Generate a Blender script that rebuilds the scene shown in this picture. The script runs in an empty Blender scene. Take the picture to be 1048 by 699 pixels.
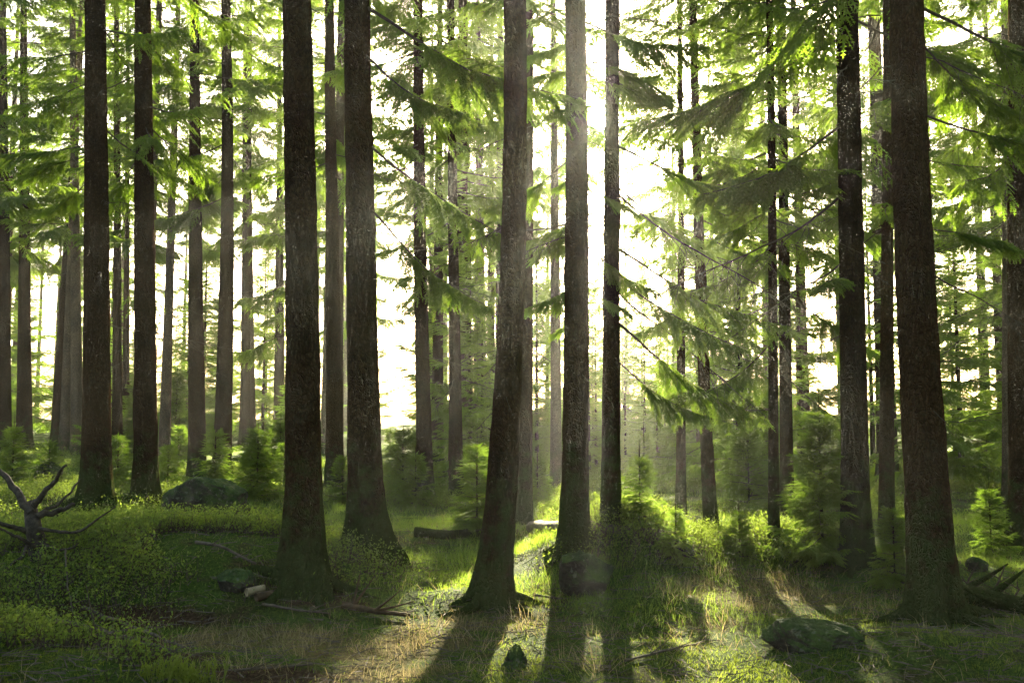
import bpy, math, random
import numpy as np
from mathutils import Vector, Matrix

scene = bpy.context.scene
COL = scene.collection
R = math.radians

# ------------------------------------------------------------------ camera
F_PX, HOR, CX, CY = 1000.0, 430.0, 524.0, 349.5
EYE = 1.6
PITCH = math.atan((HOR - CY) / F_PX)
cam_d = bpy.data.cameras.new('camera')
cam = bpy.data.objects.new('camera', cam_d)
COL.objects.link(cam)
cam.location = (0, 0, EYE)
cam.rotation_euler = (R(90) + PITCH, 0, 0)
cam_d.sensor_width = 36
cam_d.lens = 36 * F_PX / 1048.0
cam_d.clip_end = 2000
cam_d.clip_start = 0.05
scene.camera = cam

# ------------------------------------------------------------------ light
FWD = np.array([0, math.cos(PITCH), math.sin(PITCH)])
UP = np.array([0, -math.sin(PITCH), math.cos(PITCH)])
RIGHT = np.array([1.0, 0, 0])

def ray(px, py):
    d = FWD + (px - CX) / F_PX * RIGHT + (CY - py) / F_PX * UP
    return d / np.linalg.norm(d)

SUN = ray(613, 121)
SUN_EL = math.asin(SUN[2])
SUN_AZ = math.atan2(SUN[0], SUN[1])

world = bpy.data.worlds.new('World')
scene.world = world
world.use_nodes = True
nt = world.node_tree
for n in list(nt.nodes):
    nt.nodes.remove(n)
w_out = nt.nodes.new('ShaderNodeOutputWorld')
w_bg = nt.nodes.new('ShaderNodeBackground')
w_sky = nt.nodes.new('ShaderNodeTexSky')
w_sky.sky_type = 'NISHITA'
w_sky.sun_disc = False
w_sky.sun_elevation = SUN_EL
w_sky.sun_rotation = SUN_AZ
w_sky.air_density = 1.0
w_sky.dust_density = 4.0
w_sky.ozone_density = 0.3
w_bg.inputs['Strength'].default_value = 0.05
nt.links.new(w_sky.outputs[0], w_bg.inputs['Color'])
# the bright ring of air round the sun itself
w_tc = nt.nodes.new('ShaderNodeTexCoord')
w_dot = nt.nodes.new('ShaderNodeVectorMath'); w_dot.operation = 'DOT_PRODUCT'
w_dot.inputs[1].default_value = tuple(SUN)
w_map = nt.nodes.new('ShaderNodeMapRange')
w_map.inputs['From Min'].default_value = math.cos(R(1.6))
w_map.inputs['From Max'].default_value = math.cos(R(0.3))
w_map.inputs['To Min'].default_value = 0
w_map.inputs['To Max'].default_value = 1
w_pow = nt.nodes.new('ShaderNodeMath'); w_pow.operation = 'POWER'; w_pow.inputs[1].default_value = 2.0
w_bg2 = nt.nodes.new('ShaderNodeBackground')
w_bg2.inputs['Color'].default_value = (1.0, 0.86, 0.55, 1)
w_mul = nt.nodes.new('ShaderNodeMath'); w_mul.operation = 'MULTIPLY'; w_mul.inputs[1].default_value = 45.0
w_add = nt.nodes.new('ShaderNodeAddShader')
nt.links.new(w_tc.outputs['Generated'], w_dot.inputs[0])
nt.links.new(w_dot.outputs['Value'], w_map.inputs['Value'])
nt.links.new(w_map.outputs[0], w_pow.inputs[0])
nt.links.new(w_pow.outputs[0], w_mul.inputs[0])
nt.links.new(w_mul.outputs[0], w_bg2.inputs['Strength'])
nt.links.new(w_bg.outputs[0], w_add.inputs[0])
nt.links.new(w_bg2.outputs[0], w_add.inputs[1])
nt.links.new(w_add.outputs[0], w_out.inputs['Surface'])

sun_d = bpy.data.lights.new('sun', 'SUN')
sun_d.energy = 5.0
sun_d.angle = R(0.5)
sun_d.color = (1.0, 0.88, 0.64)
sun = bpy.data.objects.new('sun', sun_d)
COL.objects.link(sun)
sun.rotation_euler = Vector(-SUN).to_track_quat('-Z', 'Y').to_euler()
sun.location = tuple(SUN * 60)

vs = scene.view_settings
vs.view_transform = 'Standard'
vs.look = 'None'
vs.exposure = 3.55
vs.gamma = 1
vs.use_curve_mapping = False
cy = scene.cycles
cy.use_denoising = True
cy.denoising_prefilter = 'NONE'
cy.use_adaptive_sampling = False
cy.max_bounces = 6
cy.diffuse_bounces = 3
cy.glossy_bounces = 2
cy.transmission_bounces = 4
cy.transparent_max_bounces = 8
cy.volume_bounces = 0
cy.sample_clamp_indirect = 6
cy.use_light_tree = True
HAZE_DENSITY = 0.00055
HAZE_G = 0.75

# ------------------------------------------------------------------ helpers
def tag(o, label=None, cat=None, group=None, kind=None):
    if label: o['label'] = label
    if cat: o['category'] = cat
    if group: o['group'] = group
    if kind: o['kind'] = kind
    return o

def empty(name, loc, rz=0.0):
    o = bpy.data.objects.new(name, None)
    COL.objects.link(o)
    o.location = loc
    o.rotation_euler = (0, 0, rz)
    o.empty_display_size = 0.2
    return o

def mesh(name, V, F, mats, midx=None, smooth=False, attrs=None):
    """V (n,3), F list of (m,k) index arrays (tris and quads)"""
    me = bpy.data.meshes.new(name)
    V = np.asarray(V, dtype=np.float32)
    if not isinstance(F, list): F = [F]
    F = [np.asarray(f, dtype=np.int32) for f in F if len(f)]
    me.vertices.add(len(V))
    me.vertices.foreach_set('co', V.ravel())
    loops = np.concatenate([f.ravel() for f in F])
    counts = np.concatenate([np.full(len(f), f.shape[1], dtype=np.int32) for f in F])
    starts = np.concatenate([[0], np.cumsum(counts)[:-1]]).astype(np.int32)
    me.loops.add(len(loops))
    me.loops.foreach_set('vertex_index', loops)
    me.polygons.add(len(counts))
    me.polygons.foreach_set('loop_start', starts)
    try:
        me.polygons.foreach_set('loop_total', counts)
    except Exception:
        pass
    if midx is not None:
        me.polygons.foreach_set('material_index', np.asarray(midx, dtype=np.int32))
    if smooth:
        me.polygons.foreach_set('use_smooth', np.ones(len(counts), dtype=bool))
    for m in (mats if isinstance(mats, (list, tuple)) else [mats]):
        me.materials.append(m)
    if attrs:
        for k, a in attrs.items():
            at_ = me.attributes.new(k, 'FLOAT', 'POINT')
            at_.data.foreach_set('value', np.asarray(a, dtype=np.float32))
    me.update(calc_edges=True)
    return me

def link(name, me, parent=None, loc=(0, 0, 0), rot=(0, 0, 0), scale=(1, 1, 1)):
    o = bpy.data.objects.new(name, me)
    COL.objects.link(o)
    o.parent = parent
    o.location = loc
    o.rotation_euler = rot
    o.scale = scale
    return o

def hash2(ix, iy, seed):
    n = (ix * 374761393 + iy * 668265263 + seed * 974711 ) & 0x7fffffff
    n = ((n ^ (n >> 13)) * 1274126177) & 0x7fffffff
    return ((n ^ (n >> 16)) & 0xffff) / 65535.0

def vnoise(x, y, seed=0):
    x = np.asarray(x, dtype=np.float64); y = np.asarray(y, dtype=np.float64)
    ix = np.floor(x).astype(np.int64); iy = np.floor(y).astype(np.int64)
    fx = x - ix; fy = y - iy
    fx = fx * fx * (3 - 2 * fx); fy = fy * fy * (3 - 2 * fy)
    a = hash2(ix, iy, seed); b = hash2(ix + 1, iy, seed)
    c = hash2(ix, iy + 1, seed); d = hash2(ix + 1, iy + 1, seed)
    return (a * (1 - fx) + b * fx) * (1 - fy) + (c * (1 - fx) + d * fx) * fy

def fbm(x, y, seed=0, o=3):
    s = 0; a = 0.5; t = 0
    for k in range(o):
        s = s + a * vnoise(x * 2 ** k, y * 2 ** k, seed + 17 * k); t += a; a *= 0.5
    return s / t

def smooth(a, b, x):
    t = np.clip((np.asarray(x, dtype=np.float64) - a) / (b - a), 0, 1)
    return t * t * (3 - 2 * t)

# ------------------------------------------------------------------ terrain
MOUNDS = [  # x, y, rx, ry, h
    (-3.5, 9.3, 2.1, 1.5, 0.48), (-2.2, 8.7, 0.9, 0.9, 0.22), (-4.6, 8.2, 1.4, 1.0, 0.25),
    (-3.4, 6.2, 1.1, 0.6, 0.18),
    (1.15, 10.4, 1.0, 1.1, 0.60), (1.25, 8.4, 0.6, 0.5, 0.13), (2.0, 12.4, 0.8, 0.8, 0.3),
    (3.1, 11.2, 0.9, 0.8, 0.30), (2.9, 6.7, 0.9, 0.6, 0.16), (4.2, 9.6, 1.0, 0.9, 0.2),
    (-1.0, 12.6, 1.5, 1.0, 0.18), (-6.0, 13.0, 2.0, 1.6, 0.35), (-5.0, 18.0, 3.0, 2.0, 0.25),
    (0.1, 14.5, 1.2, 0.8, 0.15), (5.6, 14.0, 1.6, 1.2, 0.2), (-1.9, 9.9, 0.9, 0.7, 0.12),
    (-0.2, 8.6, 0.6, 0.5, 0.08), (3.45, 8.0, 0.8, 0.7, 0.12), (-8.5, 17, 2.5, 2.0, 0.3),
]
def H(x, y):
    x = np.asarray(x, dtype=np.float64); y = np.asarray(y, dtype=np.float64)
    z = 0.30 * (fbm(x * 0.16 + 3.1, y * 0.16, 5, 2) - 0.5) * smooth(8, 20, y)
    z = z + 0.14 * (fbm(x * 0.7, y * 0.7 + 9, 11, 3) - 0.5)
    z = z + 0.05 * (fbm(x * 2.7, y * 2.7, 23, 2) - 0.5)
    for mx, my, rx, ry, h in MOUNDS:
        z = z + h * np.exp(-(((x - mx) / rx) ** 2 + ((y - my) / ry) ** 2) * 1.1)
    z = z + 0.75 * smooth(20, 46, y) * smooth(-4, -16, x)
    z = z + 1.25 * smooth(36, 78, y) * (1 - 0.6 * smooth(-4, -16, x))
    z = z - 0.16 * np.maximum(0, y - 88) ** 1.0 * smooth(88, 110, y)
    return z

def at(px, py, far=120.0):
    """where the line of sight through a pixel of the photo meets the ground"""
    d = ray(px, py)
    t = np.linspace(3.0, far, 6000)
    P = np.array([0, 0, EYE])[None] + d[None] * t[:, None]
    below = P[:, 2] - H(P[:, 0], P[:, 1]) < 0
    i = int(np.argmax(below)) if below.any() else len(t) - 1
    p = P[i]
    return Vector((p[0], p[1], float(H(p[0], p[1]))))

def at_depth(px, py, y):
    d = ray(px, py)
    t = y / d[1]
    return Vector((d[0] * t, y, EYE + d[2] * t))

def ground(x, y):
    return Vector((x, y, float(H(x, y))))

# ------------------------------------------------------------------ materials
def new_mat(name):
    m = bpy.data.materials.new(name)
    m.use_nodes = True
    t = m.node_tree
    for n in list(t.nodes): t.nodes.remove(n)
    out = t.nodes.new('ShaderNodeOutputMaterial')
    return m, t, out

def N(t, kind, **kw):
    n = t.nodes.new(kind)
    for k, v in kw.items():
        if k in n.inputs: n.inputs[k].default_value = v
        else: setattr(n, k, v)
    return n

def ramp(t, stops, fac):
    r = t.nodes.new('ShaderNodeValToRGB')
    e = r.color_ramp.elements
    while len(e) < len(stops): e.new(0.5)
    for i, (p, c) in enumerate(stops):
        e[i].position = p
        e[i].color = (*c, 1) if len(c) == 3 else c
    t.links.new(fac, r.inputs['Fac'])
    return r.outputs['Color']

def mixc(t, fac, a, b):
    m = t.nodes.new('ShaderNodeMix'); m.data_type = 'RGBA'
    for s, v in ((m.inputs[0], fac), (m.inputs[6], a), (m.inputs[7], b)):
        if hasattr(v, 'is_output'): t.links.new(v, s)
        elif isinstance(v, (int, float)): s.default_value = v
        else: s.default_value = (*v, 1)
    return m.outputs[2]

def math_n(t, op, a, b=None):
    m = t.nodes.new('ShaderNodeMath'); m.operation = op
    for i, v in enumerate((a, b)):
        if v is None: continue
        if hasattr(v, 'is_output'): t.links.new(v, m.inputs[i])
        else: m.inputs[i].default_value = v
    return m.outputs[0]

def foliage_mat(name, dark, light, trans, tfac=0.5, scale=1.5, rough=0.6, gloss=0.02):
    m, t, out = new_mat(name)
    geo = N(t, 'ShaderNodeNewGeometry')
    no = N(t, 'ShaderNodeTexNoise', Scale=scale, Detail=2.0)
    t.links.new(geo.outputs['Position'], no.inputs['Vector'])
    isl = math_n(t, 'MULTIPLY', geo.outputs['Random Per Island'], 0.45)
    fac = math_n(t, 'ADD', math_n(t, 'MULTIPLY', no.outputs['Fac'], 0.75), isl)
    col = ramp(t, [(0.25, dark), (0.85, light)], fac)
    info = N(t, 'ShaderNodeObjectInfo')
    var = ramp(t, [(0.0, (0.78, 0.88, 0.85)), (0.5, (1.0, 1.0, 0.9)), (1.0, (1.08, 1.12, 0.8))], info.outputs['Random'])
    vm = N(t, 'ShaderNodeMix', data_type='RGBA', blend_type='MULTIPLY'); vm.inputs[0].default_value = 1
    t.links.new(col, vm.inputs[6]); t.links.new(var, vm.inputs[7])
    col = vm.outputs[2]
    tcol = mixc(t, 0.35, trans, col)
    d = N(t, 'ShaderNodeBsdfDiffuse'); t.links.new(col, d.inputs['Color'])
    tr = N(t, 'ShaderNodeBsdfTranslucent'); t.links.new(tcol, tr.inputs['Color'])
    g = N(t, 'ShaderNodeBsdfGlossy', Roughness=rough); g.inputs['Color'].default_value = (0.9, 0.95, 0.85, 1)
    m1 = N(t, 'ShaderNodeMixShader'); m1.inputs[0].default_value = tfac
    t.links.new(d.outputs[0], m1.inputs[1]); t.links.new(tr.outputs[0], m1.inputs[2])
    m2 = N(t, 'ShaderNodeMixShader'); m2.inputs[0].default_value = gloss
    t.links.new(m1.outputs[0], m2.inputs[1]); t.links.new(g.outputs[0], m2.inputs[2])
    t.links.new(m2.outputs[0], out.inputs['Surface'])
    return m

def bark_mat(name, c0, c1, c2, moss=0.6, scale=1.0):
    m, t, out = new_mat(name)
    tc = N(t, 'ShaderNodeTexCoord')
    info = N(t, 'ShaderNodeObjectInfo')
    off = N(t, 'ShaderNodeVectorMath', operation='ADD')
    t.links.new(tc.outputs['Object'], off.inputs[0])
    sc = math_n(t, 'MULTIPLY', info.outputs['Random'], 37.0)
    t.links.new(sc, off.inputs[1])
    mp = N(t, 'ShaderNodeMapping'); mp.inputs['Scale'].default_value = (1, 1, 0.55)
    t.links.new(off.outputs[0], mp.inputs['Vector'])
    wob = N(t, 'ShaderNodeTexNoise', Scale=9.0 * scale, Detail=3.0)
    t.links.new(mp.outputs[0], wob.inputs['Vector'])
    mx = N(t, 'ShaderNodeVectorMath', operation='MULTIPLY_ADD')
    t.links.new(wob.outputs['Color'], mx.inputs[0]); mx.inputs[1].default_value = (0.11, 0.11, 0.11)
    t.links.new(mp.outputs[0], mx.inputs[2])
    vo = N(t, 'ShaderNodeTexVoronoi', Scale=42.0 * scale); vo.feature = 'DISTANCE_TO_EDGE'
    t.links.new(mx.outputs[0], vo.inputs['Vector'])
    vc = N(t, 'ShaderNodeTexVoronoi', Scale=42.0 * scale)
    t.links.new(mx.outputs[0], vc.inputs['Vector'])
    fine = N(t, 'ShaderNodeTexNoise', Scale=70.0 * scale, Detail=4.0, Roughness=0.7)
    t.links.new(mp.outputs[0], fine.inputs['Vector'])
    big = N(t, 'ShaderNodeTexNoise', Scale=1.6, Detail=3.0)
    t.links.new(off.outputs[0], big.inputs['Vector'])
    edge = N(t, 'ShaderNodeMapRange'); edge.inputs['From Max'].default_value = 0.16
    t.links.new(vo.outputs['Distance'], edge.inputs['Value'])
    sepc = N(t, 'ShaderNodeSeparateColor'); t.links.new(vc.outputs['Color'], sepc.inputs[0])
    f1 = math_n(t, 'ADD', math_n(t, 'MULTIPLY', sepc.outputs[0], 0.3), math_n(t, 'MULTIPLY', fine.outputs['Fac'], 0.75))
    col = ramp(t, [(0.2, c0), (0.55, c1), (0.9, c2)], f1)
    col = mixc(t, math_n(t, 'ADD', math_n(t, 'MULTIPLY', edge.outputs[0], 0.55), 0.45), tuple(0.5 * v for v in c0), col)
    tint = ramp(t, [(0.35, (0.75, 0.75, 0.78)), (0.65, (1.2, 1.1, 1.0))], big.outputs['Fac'])
    mul = N(t, 'ShaderNodeMix', data_type='RGBA', blend_type='MULTIPLY'); mul.inputs[0].default_value = 1
    t.links.new(col, mul.inputs[6]); t.links.new(tint, mul.inputs[7])
    col = mul.outputs[2]
    tv = ramp(t, [(0.0, (0.7, 0.72, 0.75)), (1.0, (1.25, 1.15, 1.05))], info.outputs['Random'])
    m3 = N(t, 'ShaderNodeMix', data_type='RGBA', blend_type='MULTIPLY'); m3.inputs[0].default_value = 1
    t.links.new(col, m3.inputs[6]); t.links.new(tv, m3.inputs[7]); col = m3.outputs[2]
    li = N(t, 'ShaderNodeTexNoise', Scale=13.0, Detail=5.0, Roughness=0.75); t.links.new(off.outputs[0], li.inputs['Vector'])
    l2 = math_n(t, 'MULTIPLY', li.outputs['Fac'], big.outputs['Fac'])
    lr = N(t, 'ShaderNodeMapRange'); lr.inputs['From Min'].default_value = 0.315; lr.inputs['From Max'].default_value = 0.37
    t.links.new(l2, lr.inputs['Value'])
    col = mixc(t, math_n(t, 'MULTIPLY', lr.outputs[0], 0.1), col, (0.11, 0.115, 0.075))
    # moss creeping up from the foot
    sep = N(t, 'ShaderNodeSeparateXYZ'); t.links.new(tc.outputs['Object'], sep.inputs[0])
    hz = N(t, 'ShaderNodeMapRange'); hz.inputs['From Min'].default_value = 1.6; hz.inputs['From Max'].default_value = -0.1
    t.links.new(sep.outputs['Z'], hz.inputs['Value'])
    mn = N(t, 'ShaderNodeTexNoise', Scale=5.0, Detail=5.0, Roughness=0.65)
    t.links.new(off.outputs[0], mn.inputs['Vector'])
    mm = math_n(t, 'ADD', math_n(t, 'MULTIPLY', hz.outputs[0], moss), math_n(t, 'SUBTRACT', mn.outputs['Fac'], 0.72))
    mmr = N(t, 'ShaderNodeMapRange'); mmr.inputs['From Max'].default_value = 0.22
    t.links.new(mm, mmr.inputs['Value'])
    mfac = math_n(t, 'MULTIPLY', mmr.outputs[0], 0.8)
    col = mixc(t, mfac, col, (0.045, 0.065, 0.018))
    b = N(t, 'ShaderNodeBsdfPrincipled', Roughness=0.9)
    b.inputs['Specular IOR Level'].default_value = 0.0
    t.links.new(col, b.inputs['Base Color'])
    pl = N(t, 'ShaderNodeTexVoronoi', Scale=15.0 * scale); pl.feature = 'DISTANCE_TO_EDGE'
    t.links.new(mx.outputs[0], pl.inputs['Vector'])
    pe = N(t, 'ShaderNodeMapRange'); pe.inputs['From Max'].default_value = 0.2; t.links.new(pl.outputs['Distance'], pe.inputs['Value'])
    hsum = math_n(t, 'ADD', math_n(t, 'MULTIPLY', edge.outputs[0], 0.6), math_n(t, 'MULTIPLY', fine.outputs['Fac'], 0.7))
    hsum = math_n(t, 'ADD', hsum, math_n(t, 'MULTIPLY', pe.outputs[0], 0.8))
    bp = N(t, 'ShaderNodeBump', Strength=0.8, Distance=0.025)
    t.links.new(hsum, bp.inputs['Height'])
    t.links.new(bp.outputs[0], b.inputs['Normal'])
    t.links.new(b.outputs[0], out.inputs['Surface'])
    return m

def rock_mat(name):
    m, t, out = new_mat(name)
    tc = N(t, 'ShaderNodeTexCoord'); geo = N(t, 'ShaderNodeNewGeometry')
    no = N(t, 'ShaderNodeTexNoise', Scale=6.0, Detail=6.0, Roughness=0.65); t.links.new(tc.outputs['Object'], no.inputs['Vector'])
    n2 = N(t, 'ShaderNodeTexNoise', Scale=2.5, Detail=5.0, Roughness=0.7); t.links.new(tc.outputs['Object'], n2.inputs['Vector'])
    base = ramp(t, [(0.3, (0.022, 0.018, 0.013)), (0.55, (0.06, 0.05, 0.036)), (0.78, (0.15, 0.135, 0.105))], no.outputs['Fac'])
    sep = N(t, 'ShaderNodeSeparateXYZ'); t.links.new(geo.outputs['Normal'], sep.inputs[0])
    mf = math_n(t, 'ADD', math_n(t, 'MULTIPLY', sep.outputs['Z'], 0.55), math_n(t, 'SUBTRACT', n2.outputs['Fac'], 0.55))
    mr = N(t, 'ShaderNodeMapRange'); mr.inputs['From Max'].default_value = 0.25; t.links.new(mf, mr.inputs['Value'])
    moss = ramp(t, [(0.35, (0.025, 0.045, 0.012)), (0.7, (0.09, 0.13, 0.03))], no.outputs['Fac'])
    col = mixc(t, mr.outputs[0], base, moss)
    sp = N(t, 'ShaderNodeTexNoise', Scale=17.0, Detail=3.0, Roughness=0.6); t.links.new(tc.outputs['Object'], sp.inputs['Vector'])
    sr = N(t, 'ShaderNodeMapRange'); sr.inputs['From Min'].default_value = 0.6; sr.inputs['From Max'].default_value = 0.66; t.links.new(sp.outputs['Fac'], sr.inputs['Value'])
    col = mixc(t, math_n(t, 'MULTIPLY', sr.outputs[0], 0.55), col, (0.17, 0.18, 0.13))
    b = N(t, 'ShaderNodeBsdfPrincipled', Roughness=0.92)
    b.inputs['Specular IOR Level'].default_value = 0.15
    t.links.new(col, b.inputs['Base Color'])
    fine = N(t, 'ShaderNodeTexNoise', Scale=45.0, Detail=4.0); t.links.new(tc.outputs['Object'], fine.inputs['Vector'])
    hs = math_n(t, 'ADD', no.outputs['Fac'], math_n(t, 'MULTIPLY', fine.outputs['Fac'], 0.7))
    bp = N(t, 'ShaderNodeBump', Strength=1.0, Distance=0.05); t.links.new(hs, bp.inputs['Height'])
    t.links.new(bp.outputs[0], b.inputs['Normal'])
    t.links.new(b.outputs[0], out.inputs['Surface'])
    return m

def floor_mat():
    m, t, out = new_mat('forest_floor')
    geo = N(t, 'ShaderNodeNewGeometry')
    def noise(s, d=4.0, r=0.6):
        n = N(t, 'ShaderNodeTexNoise', Scale=s, Detail=d, Roughness=r)
        t.links.new(geo.outputs['Position'], n.inputs['Vector']); return n.outputs['Fac']
    nf, nm, nl = noise(38, 5, 0.7), noise(5.5, 4), noise(0.9, 3)
    moss = ramp(t, [(0.3, (0.022, 0.040, 0.007)), (0.55, (0.065, 0.11, 0.017)), (0.8, (0.14, 0.19, 0.03))], nf)
    soil = ramp(t, [(0.3, (0.02, 0.013, 0.007)), (0.55, (0.07, 0.045, 0.024)), (0.8, (0.16, 0.11, 0.06))], nf)
    straw = ramp(t, [(0.3, (0.08, 0.06, 0.025)), (0.6, (0.2, 0.15, 0.065)), (0.85, (0.36, 0.29, 0.15))], nf)
    f = math_n(t, 'ADD', math_n(t, 'MULTIPLY', nm, 0.7), math_n(t, 'MULTIPLY', nl, 0.5))
    fr = N(t, 'ShaderNodeMapRange'); fr.inputs['From Min'].default_value = 0.60; fr.inputs['From Max'].default_value = 0.74
    t.links.new(f, fr.inputs['Value'])
    a1 = N(t, 'ShaderNodeAttribute', attribute_name='straw'); a2 = N(t, 'ShaderNodeAttribute', attribute_name='soil')
    sm = N(t, 'ShaderNodeMapRange'); sm.inputs['From Min'].default_value = 0.55; sm.inputs['From Max'].default_value = 0.95
    t.links.new(math_n(t, 'ADD', a2.outputs['Fac'], math_n(t, 'MULTIPLY', nm, 0.6)), sm.inputs['Value'])
    st = N(t, 'ShaderNodeMapRange'); st.inputs['From Min'].default_value = 0.55; st.inputs['From Max'].default_value = 0.95
    t.links.new(math_n(t, 'ADD', a1.outputs['Fac'], math_n(t, 'MULTIPLY', nm, 0.6)), st.inputs['Value'])
    col = mixc(t, math_n(t, 'MULTIPLY', fr.outputs[0], 0.7), moss, soil)
    col = mixc(t, sm.outputs[0], col, soil)
    col = mixc(t, math_n(t, 'MULTIPLY', st.outputs[0], 0.75), col, straw)
    b = N(t, 'ShaderNodeBsdfPrincipled', Roughness=1.0)
    b.inputs['Specular IOR Level'].default_value = 0.05
    t.links.new(col, b.inputs['Base Color'])
    bp = N(t, 'ShaderNodeBump', Strength=1.0, Distance=0.05)
    t.links.new(math_n(t, 'ADD', nf, math_n(t, 'MULTIPLY', nm, 0.8)), bp.inputs['Height'])
    t.links.new(bp.outputs[0], b.inputs['Normal'])
    t.links.new(b.outputs[0], out.inputs['Surface'])
    return m

def wood_mat(name, c0, c1, scale=20):
    m, t, out = new_mat(name)
    tc = N(t, 'ShaderNodeTexCoord')
    no = N(t, 'ShaderNodeTexNoise', Scale=scale, Detail=4.0, Roughness=0.7); t.links.new(tc.outputs['Object'], no.inputs['Vector'])
    col = ramp(t, [(0.3, c0), (0.7, c1)], no.outputs['Fac'])
    b = N(t, 'ShaderNodeBsdfPrincipled', Roughness=0.9); b.inputs['Specular IOR Level'].default_value = 0.15
    t.links.new(col, b.inputs['Base Color'])
    bp = N(t, 'ShaderNodeBump', Strength=0.6, Distance=0.01); t.links.new(no.outputs['Fac'], bp.inputs['Height'])
    t.links.new(bp.outputs[0], b.inputs['Normal'])
    t.links.new(b.outputs[0], out.inputs['Surface'])
    return m

M_NEEDLE = foliage_mat('spruce_needles', (0.012, 0.036, 0.008), (0.065, 0.12, 0.016), (0.36, 0.55, 0.035), 0.56, 0.9)
M_YOUNG = foliage_mat('young_spruce_needles', (0.02, 0.055, 0.010), (0.09, 0.16, 0.02), (0.37, 0.58, 0.045), 0.56, 1.6)
M_GRASS = foliage_mat('green_grass', (0.04, 0.08, 0.012), (0.12, 0.19, 0.03), (0.36, 0.52, 0.05), 0.52, 1.2)
M_MOSS = foliage_mat('moss_shoots', (0.04, 0.07, 0.010), (0.13, 0.19, 0.025), (0.34, 0.42, 0.03), 0.45, 2.0)
M_STRAW = foliage_mat('dry_straw', (0.16, 0.11, 0.045), (0.42, 0.34, 0.18), (0.42, 0.33, 0.14), 0.4, 2.5)
M_BERRY = foliage_mat('bilberry_leaves', (0.025, 0.05, 0.012), (0.12, 0.18, 0.03), (0.34, 0.46, 0.05), 0.45, 1.8, .5, .02)
M_LIME = foliage_mat('lime_shoots', (0.12, 0.17, 0.02), (0.22, 0.27, 0.03), (0.3, 0.38, 0.04), 0.5, 3.0)
M_BARK = bark_mat('spruce_bark', (0.022, 0.012, 0.006), (0.046, 0.028, 0.0145), (0.08, 0.053, 0.030))
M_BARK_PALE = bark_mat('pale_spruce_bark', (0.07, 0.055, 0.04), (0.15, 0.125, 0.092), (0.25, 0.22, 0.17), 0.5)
M_TWIG = wood_mat('twig_wood', (0.045, 0.032, 0.022), (0.11, 0.085, 0.06))
M_DEAD = wood_mat('weathered_wood', (0.05, 0.04, 0.03), (0.16, 0.13, 0.095))
M_SNAG = wood_mat('dead_snag_wood', (0.022, 0.017, 0.012), (0.10, 0.08, 0.06), 16)
M_ROT = wood_mat('rotten_wood', (0.035, 0.024, 0.015), (0.13, 0.085, 0.045), 12)
M_CUT = wood_mat('pale_split_wood', (0.25, 0.19, 0.11), (0.45, 0.36, 0.22), 12)
M_ROCK = rock_mat('mossy_rock')
M_FLOOR = floor_mat()

# ------------------------------------------------------------------ ground
STRAW = []   # x, y, rx, ry, weight
for px, py, rx, ry, w in [(225, 655, .40, .28, 1), (300, 655, .5, .3, 1), (360, 668, .5, .3, 1), (430, 660, .4, .3, 1), (475, 640, .3, .3, .7),
                          (400, 690, .6, .3, .7), (560, 680, .5, .3, .5), (540, 640, .4, .35, .6), (560, 610, .3, .3, .4),
                          (740, 610, .55, .6, 1), (790, 600, .5, .7, .9), (730, 640, .4, .3, .6), (840, 615, .6, .6, .6), (920, 620, .5, .5, .4),
                          (440, 650, .4, .3, .8), (260, 685, .5, .2, .3), (700, 660, .5, .25, .4), (630, 650, .4, .3, .3), (800, 545, .8, 1.2, .6), (530, 545, 1.0, 1.2, .4)]:
    p = at(px, py); STRAW.append((p.x, p.y, rx, ry, w))
SOIL = []
for px, py, rx, ry, w in [(290, 692, .6, .2, 1), (180, 672, .5, .2, .8), (120, 655, .6, .2, .9), (360, 696, .5, .15, .6), (150, 632, .9, .2, .9),
                          (400, 570, .5, .4, .5), (250, 620, .4, .3, .5), (505, 622, .5, .3, .6), (310, 605, .7, .4, .7)]:
    p = at(px, py); SOIL.append((p.x, p.y, rx, ry, w))
def patch(x, y, L):
    s = np.zeros_like(np.asarray(x, dtype=np.float64))
    for cx_, cy_, rx, ry, w in L:
        s = np.maximum(s, w * np.exp(-(((x - cx_) / rx) ** 2 + ((y - cy_) / ry) ** 2)))
    return s

def axis(knots):
    out = []
    for (a, b, step) in knots: out.append(np.arange(a, b, step))
    return np.concatenate(out + [np.array([knots[-1][1]])])
gx = axis([(-130, -40, 6), (-40, -14, 1.2), (-14, -7, .25), (-7, 7, .07), (7, 14, .25), (14, 40, 1.2), (40, 130, 6)])
gy = axis([(-40, 0, 4), (0, 4.4, .5), (4.4, 14, .07), (14, 22, .16), (22, 50, .6), (50, 120, 2), (120, 220, 8)])
GX, GY = np.meshgrid(gx, gy)
V = np.stack([GX.ravel(), GY.ravel(), H(GX.ravel(), GY.ravel())], 1)
nx, ny = len(gx), len(gy)
i = (np.arange(ny - 1)[:, None] * nx + np.arange(nx - 1)[None]).ravel()
Fq = np.stack([i, i + 1, i + nx + 1, i + nx], 1)
fl = link('forest_floor', mesh('forest_floor', V, Fq, M_FLOOR, smooth=True,
          attrs={'straw': patch(V[:, 0], V[:, 1], STRAW), 'soil': patch(V[:, 0], V[:, 1], SOIL)}))
tag(fl, 'mossy forest floor with needle litter and low mounds', kind='structure')

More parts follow.
